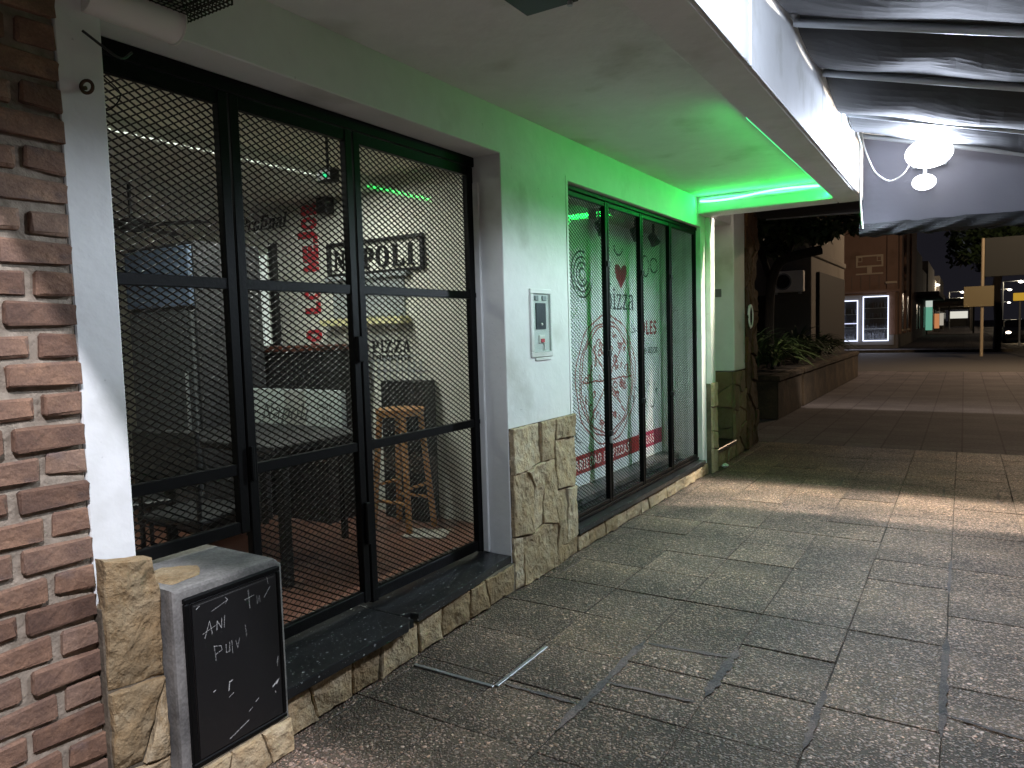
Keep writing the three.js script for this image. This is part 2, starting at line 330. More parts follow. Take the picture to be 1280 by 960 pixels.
// one stone: outline in (u, v), standing d proud along w; place() maps (u, v, w) to the world
function stoneGeo(poly, joint, depth, rough, place) {
  let cu = 0, cv = 0; for (const p of poly) { cu += p[0] / poly.length; cv += p[1] / poly.length; }
  const ring = [];
  for (let i = 0; i < poly.length; i++) {
    const a = poly[i], b = poly[(i + 1) % poly.length], L = Math.hypot(b[0] - a[0], b[1] - a[1]), n = Math.max(1, Math.round(L / 0.032));
    for (let k = 0; k < n; k++) ring.push([a[0] + (b[0] - a[0]) * k / n + rr(-0.003, 0.003), a[1] + (b[1] - a[1]) * k / n + rr(-0.003, 0.003)]);
  }
  const inset = (p, m) => { const L = Math.hypot(p[0] - cu, p[1] - cv) || 1, k = Math.max(0, 1 - m / L); return [cu + (p[0] - cu) * k, cv + (p[1] - cv) * k]; };
  const tiltU = rr(-0.08, 0.08), tiltV = rr(-0.08, 0.08), D = depth * rr(0.7, 1.25);
  const h = (p, amt) => D * amt + (p[0] - cu) * tiltU + (p[1] - cv) * tiltV + (fbm(p[0] * 1.1 + 7.3, p[1] * 1.1 + 3.1, 12, 5, 131) - 0.5) * rough * 2;
  const inner = (f, amt) => ring.map((p) => { const L = Math.hypot(p[0] - cu, p[1] - cv), q = inset(p, joint + 0.006 + (L - joint - 0.006) * f); return [q[0], q[1], Math.max(0.003, h(q, amt))]; });
  const rings = [ring.map((p) => { const q = inset(p, joint); return [q[0], q[1], -0.02]; }), ring.map((p) => { const q = inset(p, joint); return [q[0], q[1], Math.max(0.002, h(q, 0.75))]; }), inner(0, 0.97), inner(0.25, 1), inner(0.5, 1.04), inner(0.75, 1.05)];
  const tris = [], c = [cu, cv, Math.max(0.004, h([cu, cv], 1.05))], n = ring.length, R = rings.length, P = (q) => place(q[0], q[1], q[2]);
  for (let r = 0; r < R - 1; r++) for (let i = 0; i < n; i++) { const a = P(rings[r][i]), b = P(rings[r][(i + 1) % n]), e = P(rings[r + 1][i]), f = P(rings[r + 1][(i + 1) % n]); tris.push(...a, ...b, ...f, ...a, ...f, ...e); }
  for (let i = 0; i < n; i++) tris.push(...P(rings[R - 1][i]), ...P(rings[R - 1][(i + 1) % n]), ...P(c));
  return metric(toCreasedNormals(fromTris(tris), 0.45), 1, rnd(), rnd());
}
function cladding(parent, polys, mats, place, joint = 0.006, depth = 0.028, rough = 0.012) {
  for (const poly of polys) part('stone', stoneGeo(poly, joint, depth, rough, place), mats[(rnd() * mats.length) | 0], parent);
}
function rowOfStones(u0, u1, v0, v1, lo, hi) {
  const out = []; let u = u0, lean = 0;
  while (u < u1 - 0.01) {
    let e = Math.min(u1, u + rr(lo, hi)); if (u1 - e < lo * 0.5) e = u1;
    const l2 = e === u1 ? 0 : rr(-0.02, 0.02);
    out.push([[u + lean, v0], [e + l2, v0], [e - l2, v1], [u - lean, v1]]); u = e; lean = l2;
  }
  return out;
}
const onFront = (x) => (u, v, w) => [x + w, v, -u];           // u runs along the street away from the camera

// ---------------------------------------------------------------- the pizza shop
const shop = thing('pizza_shop', 'white plastered shop front with stone base and deep concrete canopy', 'shop');
{
  // front wall with the door opening cut from the ground up and the window opening
  const s = new THREE.Shape([[1.13, 0], [-DOOR0, 0], [-DOOR0, DOORTOP], [-DOOR1, DOORTOP], [-DOOR1, 0], [7.38, 0], [7.38, 4.6], [1.13, 4.6]].map((p) => new THREE.Vector2(...p)));
  s.holes.push(new THREE.Path([[-WIN0, 0.12], [-WIN0, WINTOP], [-WIN1, WINTOP], [-WIN1, 0.12]].map((p) => new THREE.Vector2(...p))));
  let g = new THREE.ExtrudeGeometry(s, { depth: 0.24, bevelEnabled: true, bevelThickness: 0.004, bevelSize: 0.004, bevelOffset: -0.004, bevelSegments: 1 });
  g.rotateY(Math.PI / 2);                                      // shape x -> -z, extrusion -> +x
  g.translate(W - 0.24, 0, 0);
  part('wall', metric(g), M.plaster, shop);
  // narrow raised band beside the window opening
  part('window_trim', bx(W, W + 0.008, 0.2, WINTOP + 0.03, WIN0 + 0.002, WIN0 + 0.032, 0.002), M.plaster, shop);
  part('end_post', bx(W + 0.0005, W + 0.06, 0.9, 2.58, -7.235, -7.375, 0.008), M.plaster, shop);
  // canopy
  const can = part('canopy', bx(W + 0.001, -0.992, SOFFIT, 3.02, -0.59, -6.999, 0.004), M.plaster, shop);
  part('front_beam', bx(-0.99, FASCIA, BEAM, TOP, -0.58, -7.3, 0.008), M.plaster, can);
  part('end_beam', bx(W + 0.001, -0.9905, BEAM + 0.001, TOP - 0.04, -7.001, -7.298, 0.008), M.plaster, can);
  part('end_beam', bx(W + 0.001, -0.9905, BEAM + 0.001, TOP - 0.04, -0.581, -0.589, 0.002), M.plaster, can);
  const seams = [-0.584, -1.75, -3.2, -5.05, -6.05, -7.296];
  for (let k = 0; k < 5; k++) part('fascia_panel', bx(FASCIA + 0.001, FASCIA + 0.012, BEAM + 0.006, TOP - 0.012, seams[k] - 0.003, seams[k + 1] + 0.003, 0.003), M.fascia, can);
  for (const z of [-1.75, -3.2]) part('seam_strip', bx(FASCIA + 0.0125, FASCIA + 0.022, BEAM - 0.004, TOP - 0.02, z + 0.014, z - 0.014, 0.003), M.fascia, can);
  // mould and a crack where the wall meets the canopy, chipped spots in the plaster
  const mould = S({ color: 0x1d1f17, roughness: 0.95 });
  const blot = (z0, y0, L, H, slope) => {
    const tris = [], n = 14, x = W + 0.0025; let prev = null;
    for (let k = 0; k <= n; k++) { const t = k / n, e = Math.sin(t * 3.1416), z = z0 - L * t, y = y0 + slope * t, a = H * e * rr(0.2, 1), b = H * e * rr(0.1, 0.5); const cur = [[x, y + b, z], [x, y - a, z]]; if (prev) tris.push(...prev[0], ...prev[1], ...cur[1], ...prev[0], ...cur[1], ...cur[0]); prev = cur; }
    part('plaster_blemish', metric(fromTris(tris)), mould, shop);
  };
  blot(-3.92, SOFFIT - 0.006, 0.38, 0.016, 0.001); blot(-4.35, SOFFIT - 0.004, 0.25, 0.01, 0); blot(-3.86, SOFFIT - 0.012, 0.06, 0.02, 0);
  for (const [z, y, r] of [[-3.72, 2.52, 0.012], [-3.79, 2.3, 0.012], [-4.33, 2.56, 0.011], [-3.73, 2.0, 0.006], [-3.95, 1.35, 0.006], [-1.19, 0.98, 0.014], [-1.24, 1.03, 0.01], [-4.1, 1.22, 0.006], [-4.2, 1.6, 0.005], [-3.66, 1.74, 0.006]]) blot(z, y, r, r * 1.4, -r * 0.6);
  part('jamb_strip', bx(GATE + 0.012, GATE + 0.05, 0.215, 2.35, DOOR1 + 0.0005, DOOR1 + 0.02, 0.003), M.plaster, shop);
  // stone base
  const pier = part('stone_base', bx(W + 0.0005, W + 0.012, 0, 0.945, DOOR1 - 0.006, WIN0 + 0.003, 0.003), M.stoneMortar, shop);
  cladding(pier, [[[0, 0.72], [0.2, 0.71], [0.41, 0.74], [0.4, 1], [0, 1]], [[0.41, 0.74], [0.63, 0.73], [0.64, 1], [0.4, 1]], [[0.64, 0.86], [1, 0.84], [1, 1], [0.64, 1]], [[0.66, 0.52], [0.97, 0.49], [1, 0.84], [0.64, 0.86]], [[0, 0.33], [0.27, 0.3], [0.3, 0.6], [0.2, 0.71], [0, 0.72]], [[0.27, 0.3], [0.43, 0.33], [0.45, 0.74], [0.41, 0.74], [0.2, 0.71], [0.3, 0.6]], [[0.43, 0.33], [0.64, 0.29], [0.67, 0.5], [0.63, 0.73], [0.45, 0.74]], [[0.64, 0.29], [0.72, 0.12], [0.83, 0.1], [0.82, 0.5], [0.67, 0.51]], [[0.83, 0.1], [1, 0.13], [1, 0.49], [0.82, 0.5]], [[0, 0], [0.1, 0], [0.12, 0.31], [0, 0.33]], [[0.1, 0], [0.6, 0], [0.64, 0.29], [0.43, 0.33], [0.27, 0.3], [0.12, 0.31]], [[0.6, 0], [1, 0], [1, 0.13], [0.83, 0.1], [0.72, 0.12], [0.64, 0.28]]].map((poly) => poly.map(([u, v]) => [3.474 + u * 0.806, 0.002 + v * 0.943])), M.stone, onFront(W + 0.012), 0.0025, 0.018, 0.016);
  const base2 = part('stone_base', bx(W - 0.03, W + 0.004, 0, 0.117, WIN0 - 0.002, -7.23, 0.003), M.stoneMortar, shop);
  cladding(base2, rowOfStones(-WIN0 + 0.01, 7.22, 0.002, 0.115, 0.14, 0.3), M.stone, onFront(W + 0.004), 0.006, 0.018, 0.006);
  const base3 = part('stone_base', bx(-2.34, -2.185, 0, 0.165, -1.72, DOOR1 + 0.002, 0.003), M.stoneMortar, shop);
  cladding(base3, rowOfStones(1.74, 3.46, 0.002, 0.165, 0.14, 0.3), [M.stone[1], M.stone[2], M.stone[4]], (u, v, w) => [-2.145 - (u - 1.7) * 0.03 + w * 0.8, v, -u], 0.008, 0.03, 0.012);
  const endBase = part('stone_base', bx(W + 0.0005, W + 0.05, 0, 0.92, -7.232, -7.4, 0.004), M.stoneMortar, shop);
  cladding(endBase, voronoi(7.235, 7.4, 0.002, 0.93, 1, 4, 0.3), [M.stone[0], M.stone[1], M.stone[3]], onFront(W + 0.05), 0.004, 0.028, 0.012);
  // door sill in two worn terrazzo slabs, window sill
  const slab = (pts, y0, y1) => { const sh = new THREE.Shape(pts.map((p) => new THREE.Vector2(p[0], p[1]))); const q = new THREE.ExtrudeGeometry(sh, { depth: y1 - y0 - 0.012, bevelEnabled: true, bevelThickness: 0.006, bevelSize: 0.006, bevelOffset: -0.006, bevelSegments: 2 }); q.rotateX(-Math.PI / 2); q.translate(0, y0 + 0.006, 0); return metric(q); };
  part('door_sill', slab([[-2.6, 1.72], [-2.095, 1.72], [-2.098, 2.42], [-2.112, 2.445], [-2.108, 2.468], [-2.6, 2.468]], 0.168, 0.21), M.terrazzo, shop);
  part('door_sill', slab([[-2.6, 2.474], [-2.19, 2.474], [-2.17, 2.52], [-2.128, 2.53], [-2.165, 3.05], [-2.2, 3.3], [-2.206, 3.466], [-2.6, 3.466]], 0.166, 0.209), M.terrazzo, shop);
  part('window_sill', slab([[-2.45, 4.284], [-2.175, 4.284], [-2.172, 5.6], [-2.176, 7.096], [-2.45, 7.096]], 0.121, 0.163), M.terrazzo, shop);
  // the room behind the gate
  const fl = 0.2;
  part('floor', bx(-7.4, -2.602, fl - 0.06, fl, -0.7, -4.0, 0.002), M.floorTile, shop);
  part('ceiling', bx(-7.4, -2.452, 2.635, 2.75, -0.7, -4.0, 0.002), M.shopCeiling, shop);
  part('interior_wall', bx(-7.4, -2.452, fl - 0.1, 2.76, -4.001, -4.1, 0.002), M.shopWall, shop);
  part('interior_wall', bx(-7.5, -7.401, fl - 0.1, 2.76, -0.6, -4.1, 0.002), M.shopWall, shop);
  part('interior_wall', bx(-7.4, -2.452, fl - 0.1, 2.76, -0.6, -0.699, 0.002), M.shopWall, shop);
  part('bulkhead', bx(-7.39, -3.6, 2.54, 2.634, -0.71, -3.999, 0.004), M.shopWall, shop);
  // display bay behind the window
  part('display_floor', bx(-2.66, -2.452, 0.165, 0.215, WIN0 + 0.02, WIN1 - 0.06, 0.002), S({ color: 0x4b4a48, roughness: 0.4 }), shop);
  part('display_back', bx(-2.72, -2.665, 0.1, 2.7, WIN0 + 0.1, WIN1 - 0.06, 0.002), M.shopWall, shop);
  part('display_side', bx(-2.664, -2.452, 0.1, 2.7, WIN1 - 0.052, WIN1 - 0.12, 0.002), M.plaster, shop);
  part('display_side', bx(-2.664, -2.452, 0.1, 2.7, WIN0 + 0.1, WIN0 + 0.03, 0.002), M.plaster, shop);
  part('display_ceiling', bx(-2.664, -2.452, 2.5, 2.56, WIN0 + 0.03, WIN1 - 0.05, 0.002), M.shopWall, shop);
  // flat roof and the rest of the shell
  part('roof', bx(-7.5, W - 0.25, 2.77, 3.0, -0.6, -7.38, 0.01), M.concrete, shop);
  part('side_wall', bx(-7.5, W - 0.245, 0, 2.76, -7.28, -7.38, 0.005), M.plaster, shop);
}

// ---------------------------------------------------------------- brick wall next door
{
  const t = thing('brick_wall', 'brown brick house wall with deep raked mortar joints beside the white pillar', 'brick wall');
  part('mortar_wall', bx(W - 0.3, W - 0.001, 0, 4.4, 9, -1.128, 0.003), M.mortar, t);
  part('upper_wall', bx(W - 0.0005, W + 0.014, 0, 4.4, 9, 0.34, 0.003), M.brick[2], t);
  const make = (L) => [0, 1, 2].map(() => {
    const g = chamferBox(0.05, 0.062, L, 0.005), p = g.attributes.position, o = rnd() * 50;
    for (let i = 0; i < p.count; i++) { const X = p.getX(i), Y = p.getY(i), Z = p.getZ(i); p.setXYZ(i, X + n3(X, Y, Z + o) * 0.004, Y + n3(Z + o, X, Y) * 0.006, Z + n3(Y, Z + o, X) * 0.006); }
    g.computeVertexNormals(); return metric(g, 1, rnd(), rnd());
  });
  const full = make(0.215), A = make(0.19), B = make(0.105), pick = (a) => a[(rnd() * 3) | 0];
  for (let k = 0; k < 36; k++) {
    const y = 0.035 + k * 0.0862; let z = -1.13, first = k % 2 ? 0.105 : 0.19;
    for (let q = 0; z < 0.3; q++) {
      const L = q ? 0.215 : first, b = part('brick', pick(q ? full : first === 0.19 ? A : B), M.brick[(rnd() * 5) | 0], t);
      b.position.set(W - 0.0105 + rr(-0.004, 0.005), y + rr(-0.003, 0.003), z + L / 2 + rr(-0.002, 0.002));
      b.rotation.set(rr(-0.012, 0.012), rr(-0.02, 0.02), 0);
      z += L + 0.024;
    }
  }
}

// ---------------------------------------------------------------- gate and window grille of expanded metal
function expanded(width, height, pz, py, sw, st) {             // local: z from 0 to -width, y from 0 to height, x about 0
  const tris = [], nz = Math.ceil(width / (pz / 2)), ny = Math.ceil(height / (py / 2));
  const L = Math.hypot(pz / 2, py / 2);
  const strand = (z0, y0, z1, y1, s) => {
    const dz = (z1 - z0) / L, dy = (y1 - y0) / L, wz = -dy * sw / 2, wy = dz * sw / 2, tilt = 0.28 * sw * s, q = st / 2;
    const c = [];
    for (const [z, y] of [[z0, y0], [z1, y1]]) c.push([-tilt - q, y - wy, -(z - wz)], [-tilt + q, y - wy, -(z - wz)], [tilt + q, y + wy, -(z + wz)], [tilt - q, y + wy, -(z + wz)]);
    for (let k = 0; k < 4; k++) { const a = c[k], b = c[(k + 1) % 4], e = c[k + 4], f = c[(k + 1) % 4 + 4]; tris.push(...a, ...f, ...b, ...a, ...e, ...f); }
  };
  for (let i = 0; i < nz; i++) for (let j = 0; j < ny; j++) {
    const z0 = i * pz / 2, z1 = Math.min(width, (i + 1) * pz / 2), y0 = j * py / 2, y1 = Math.min(height, (j + 1) * py / 2);
    if ((i + j) % 2 === 0) strand(z0, y0, z1, y1, 1); else strand(z0, y1, z1, y0, 1);
  }
  return fromTris(tris);
}
function gateLeaf(name, label, x, z0, z1, y0, y1, rails, o) {
  const t = thing(name, label, o.category, [x, 0, 0], o.group), b = o.bar;
  part('stile', bx(-0.018, 0.018, y0, y1, z0, z0 - b, 0.003), M.iron, t);
  part('stile', bx(-0.018, 0.018, y0, y1, z1 + b, z1, 0.003), M.iron, t);
  for (const [r, hgt] of rails) part('rail', bx(-0.014, 0.014, r - hgt / 2, r + hgt / 2, z0 - b + 0.001, z1 + b - 0.001, 0.002), M.iron, t);
  const w = z0 - z1 - 2 * b + 0.02, m = part('expanded_mesh', expanded(w, y1 - y0 - 0.03, o.pz, o.py, o.sw, 0.0022), M.ironMesh, t);
  m.position.set(-0.019, y0 + 0.015, z0 - b + 0.01); m.userData.kind = 'stuff';
  const sheet = new THREE.PlaneGeometry(z0 - z1 - 2 * b + 0.02, y1 - y0 - 0.04); sheet.rotateY(Math.PI / 2); sheet.translate(-0.05, (y0 + y1) / 2, (z0 + z1) / 2); part('glass_pane', sheet, M.glass, t);
  return t;
}
{
  const o = { category: 'gate', group: 'folding gate leaves of the shop door', bar: 0.042, pz: 0.046, py: 0.0265, sw: 0.0052 };
  const frame = thing('gate_surround', 'black iron head bar and side posts round the gate opening', 'frame', [GATE, 0, 0]);
  part('head_bar', bx(-0.03, 0.02, 2.44, 2.493, DOOR0 - 0.004, DOOR1 + 0.004, 0.003), M.iron, frame);
  part('side_post', bx(-0.03, 0.008, 0.725, 2.439, DOOR0 - 0.004, DOOR0 - 0.03, 0.003), M.iron, frame);
  part('side_post', bx(-0.03, 0.008, 0.212, 2.439, DOOR1 + 0.022, DOOR1 + 0.004, 0.003), M.iron, frame);
  const l1 = gateLeaf('gate_leaf', 'short black mesh gate leaf above the cement meter housing', GATE, -1.297, -1.832, 0.742, 2.436, [[0.765, 0.045], [0.995, 0.042], [1.715, 0.042], [2.41, 0.05]], o);
  part('bent_wire', tube([[-0.01, 2.4, -1.34], [0.01, 2.33, -1.42], [0.0, 2.27, -1.39], [-0.01, 2.25, -1.32]], 0.0025, 20, 5), M.iron, l1);
  const l2 = gateLeaf('gate_leaf', 'tall black mesh gate leaf between the short leaf and the wide leaf', GATE, -1.84, -2.49, 0.24, 2.436, [[0.27, 0.05], [0.985, 0.042], [1.715, 0.042], [2.41, 0.05]], o);
  const l3 = gateLeaf('gate_leaf', 'wide black mesh gate leaf hinged to the white door jamb', GATE, -2.5, -3.438, 0.225, 2.436, [[0.26, 0.055], [0.98, 0.042], [1.715, 0.042], [2.41, 0.05]], o);
  part('lock_box', bx(0.0185, 0.045, 1.38, 1.5, -2.45, -2.49, 0.004), M.iron, l2);
  part('bolt', bx(0.0185, 0.04, 0.52, 0.72, -2.462, -2.488, 0.004), M.iron, l2);
  part('bolt', bx(0.0185, 0.034, 0.94, 1.08, -1.842, -1.86, 0.004), M.iron, l2);
  for (const y of [0.985, 1.715]) { part('hinge_pin', rod([0.0, y - 0.05, -3.452], [0.0, y + 0.05, -3.452], 0.011), M.iron, l3); part('hinge_strap', bx(0.0, 0.018, y - 0.014, y + 0.014, -3.4385, -3.462, 0.003), M.iron, l3); }
  // dark sensor box with a green glow over the middle leaf's glass
  const cam = thing('ceiling_camera', 'small dark ceiling camera with a tiny green indicator behind the gate', 'camera', [-3.06, 2.4, -3.0]);
  part('stem', rod([0, 0.05, 0], [0, 0.236, 0], 0.008), M.black, cam);
  part('body', bx(-0.06, 0.06, -0.03, 0.045, -0.035, 0.035, 0.01), M.black, cam);
  part('indicator_light', new THREE.SphereGeometry(0.016, 12, 8).translate(0.01, 0.005, 0.036), glow(0.05, 0.9, 0.35), cam);
}
{
  const zs = [-4.30, -4.985, -5.655, -6.345, -7.08], g = 'window grille panels';
  const lab = ['black mesh window panel beside the meter box wall, over the swirl drawing', 'black mesh window panel over the printed heart', 'black mesh window panel over the red letters', 'black mesh window panel beside the white end post'];
  const x = W - 0.055;
  const f = thing('grille_surround', 'thin black iron frame round the shop window grille', 'frame', [x, 0, 0]);
  part('head_bar', bx(-0.02, 0.02, WINTOP - 0.032, WINTOP - 0.002, WIN0 - 0.003, WIN1 + 0.003, 0.002), M.iron, f);
  part('bottom_bar', bx(-0.02, 0.02, 0.165, 0.19, WIN0 - 0.003, WIN1 + 0.003, 0.002), M.iron, f);
  for (let k = 0; k < 4; k++) {
    const t = gateLeaf('window_grille', lab[k], x, zs[k] - (k ? 0.004 : 0), zs[k + 1] + 0.004, 0.193, WINTOP - 0.036, [[0.21, 0.025], [WINTOP - 0.055, 0.03]], { category: 'window grille', group: g, bar: k === 0 ? 0.034 : 0.026, pz: 0.046, py: 0.0265, sw: 0.0027 });
    const e = zs[k + 1];
    if (k < 3) for (const y of k === 0 ? [0.72, 1.32, 1.98] : [0.9, 1.95]) { const l = part('latch', bx(0.0185, 0.042, y - 0.02, y + 0.02, e + 0.05, e + 0.01, 0.003), M.black, t); if (y === 0.72) part('padlock', bx(0.02, 0.036, y - 0.075, y - 0.024, e + 0.04, e + 0.005, 0.006), M.steel, l); }
  }
}

// ---------------------------------------------------------------- printed posters in the window bay
{
  const K = 490, Z0 = -4.24, draw = (c, off, w) => {
    const X = (z) => (-(z) - off) * K, Y = (y) => (2.42 - y) * K;
    c.fillStyle = '#e6e8e8'; c.fillRect(0, 0, w, 1100);
    c.lineCap = 'round';
    c.strokeStyle = '#2b2f30'; c.lineWidth = 7;
    for (let r = 0.05; r < 0.2; r += 0.045) { c.beginPath(); c.ellipse(X(-5.36), Y(1.95), r * K * 1.05, r * K, 0.3, 0.6 - r * 3, 5.4 - r * 4); c.stroke(); }
    c.beginPath(); c.ellipse(X(-4.95), Y(2.12), 0.16 * K, 0.2 * K, 0, 0, 5); c.stroke();
    c.beginPath(); c.ellipse(X(-6.1), Y(2.22), 0.09 * K, 0.06 * K, 0, 0, 3.4); c.stroke();
    c.beginPath(); c.ellipse(X(-6.75), Y(2.1), 0.09 * K, 0.1 * K, 0, 0, 6); c.stroke();
    c.beginPath(); c.ellipse(X(-6.98), Y(2.12), 0.1 * K, 0.07 * K, 0, 0, 6); c.stroke();
    c.fillStyle = '#26292b'; c.font = 'bold ' + 0.24 * K + 'px serif'; c.textAlign = 'center'; c.textBaseline = 'middle';
    c.fillText('I', X(-5.89), Y(1.97));
    c.font = 0.26 * K + 'px serif'; c.fillText('pizza', X(-6.12), Y(1.76));
    c.fillStyle = '#8f1f2e'; c.beginPath(); const hx = X(-6.15), hy = Y(1.98), h = 0.15 * K;
    c.moveTo(hx, hy + h * 0.75); c.bezierCurveTo(hx - h * 1.6, hy - h * 0.3, hx - h * 0.7, hy - h * 1.1, hx, hy - h * 0.35); c.bezierCurveTo(hx + h * 0.7, hy - h * 1.1, hx + h * 1.6, hy - h * 0.3, hx, hy + h * 0.75); c.fill();
    // the large line drawing of a pizza
    c.strokeStyle = '#98463e'; c.lineWidth = 7;
    const px = X(-5.83), py = Y(1.06);
    for (const r of [0.56, 0.5, 0.47]) { c.beginPath(); for (let a = 0; a <= 6.3; a += 0.05) { const q = r * K * (1 + 0.018 * Math.sin(a * 9 + r * 40)); c[a ? 'lineTo' : 'moveTo'](px + Math.cos(a) * q * 1.12, py + Math.sin(a) * q); } c.stroke(); }
    for (let a = 0; a < 6.28; a += 0.785) { c.beginPath(); c.moveTo(px, py); for (let r = 0.05; r < 0.48; r += 0.04) c.lineTo(px + Math.cos(a) * r * K * 1.12 + rr(-4, 4), py + Math.sin(a) * r * K + rr(-4, 4)); c.stroke(); }
    for (let k = 0; k < 60; k++) { const a = rr(0, 6.28), r = Math.sqrt(rnd()) * 0.42 * K; c.beginPath(); c.ellipse(px + Math.cos(a) * r * 1.12, py + Math.sin(a) * r, rr(6, 24), rr(5, 18), rr(0, 3), 0, rr(3, 6.28)); c.stroke(); }
    c.strokeStyle = '#3a3f40'; c.lineWidth = 4;
    for (const [z, y] of [[-6.45, 0.95], [-6.4, 0.8], [-6.8, 0.95], [-6.9, 0.72], [-7.02, 0.88], [-5.0, 1.5], [-4.95, 0.8], [-5.2, 0.62], [-6.44, 1.5]]) for (let k = 0; k < 3; k++) { c.beginPath(); c.moveTo(X(z), Y(y)); c.quadraticCurveTo(X(z) + rr(-30, 30), Y(y) + rr(-30, 30), X(z) + rr(-40, 40), Y(y) + rr(-40, 40)); c.stroke(); }
    c.fillStyle = '#a3182c'; c.font = 'bold ' + 0.19 * K + 'px sans-serif'; c.textAlign = 'left'; c.save(); c.translate(X(-6.6), Y(1.5)); c.scale(0.98, 1); c.fillText('DLES', 0, 0); c.restore();
    c.fillStyle = '#24282a'; c.font = 'bold ' + 0.085 * K + 'px sans-serif'; c.fillText('ELO MEJOR', X(-6.6), Y(1.275));
    c.fillStyle = off > 6 ? '#b01a4c' : '#a01d20'; c.fillRect(0, Y(0.475), w, 0.155 * K);
    c.fillStyle = '#e6dcd6'; c.font = 'bold ' + 0.12 * K + 'px sans-serif'; c.textAlign = 'left';
    c.fillText('VARIEDAD EN PIZZAS', X(-5.08), Y(0.395)); c.fillText('ADAS', X(-6.62), Y(0.395));
  };
  const panel = (z0, z1, label) => {
    const w = Math.round((z0 - z1) * K), tex = canvasTex(w, Math.round(2.19 * K), (c) => draw(c, -z0, w));
    const p = new THREE.PlaneGeometry(z0 - z1, 2.19); p.rotateY(Math.PI / 2); p.translate(-2.6485, 0.23 + 1.095, (z0 + z1) / 2);
    const t = thing('window_poster', label, 'poster', [0, 0, 0], 'printed panels in the shop window');
    part('board', bx(-2.663, -2.65, 0.218, 2.42, z0, z1, 0.002), M.whitePaint, t);
    part('print', p, S({ map: tex, roughness: 0.6 }), t);
  };
  panel(Z0 - 0.02, -6.52, 'wide white printed panel with a line drawn pizza and a heart');
  panel(-6.54, -7.145, 'narrow white printed panel with red letters and a pink band');
  for (const [z, y, l] of [[-5.55, 2.34, 'black spot lamp hanging unlit over the printed heart'], [-6.3, 2.36, 'black spot lamp hanging unlit at the top of the third window panel'], [-6.75, 2.35, 'black spot lamp hanging unlit next to the white side of the window bay']]) {
    const t = thing('spot_lamp', l, 'lamp', [-2.56, y, z], 'unlit spot lamps in the window');
    part('mount', rod([0, 0.03, 0], [0, 2.5 - y, 0], 0.012), M.black, t);
    part('can', (() => { const g = new THREE.CylinderGeometry(0.035, 0.05, 0.11, 16); g.rotateZ(0.5); return g; })(), M.black, t);
  }
}

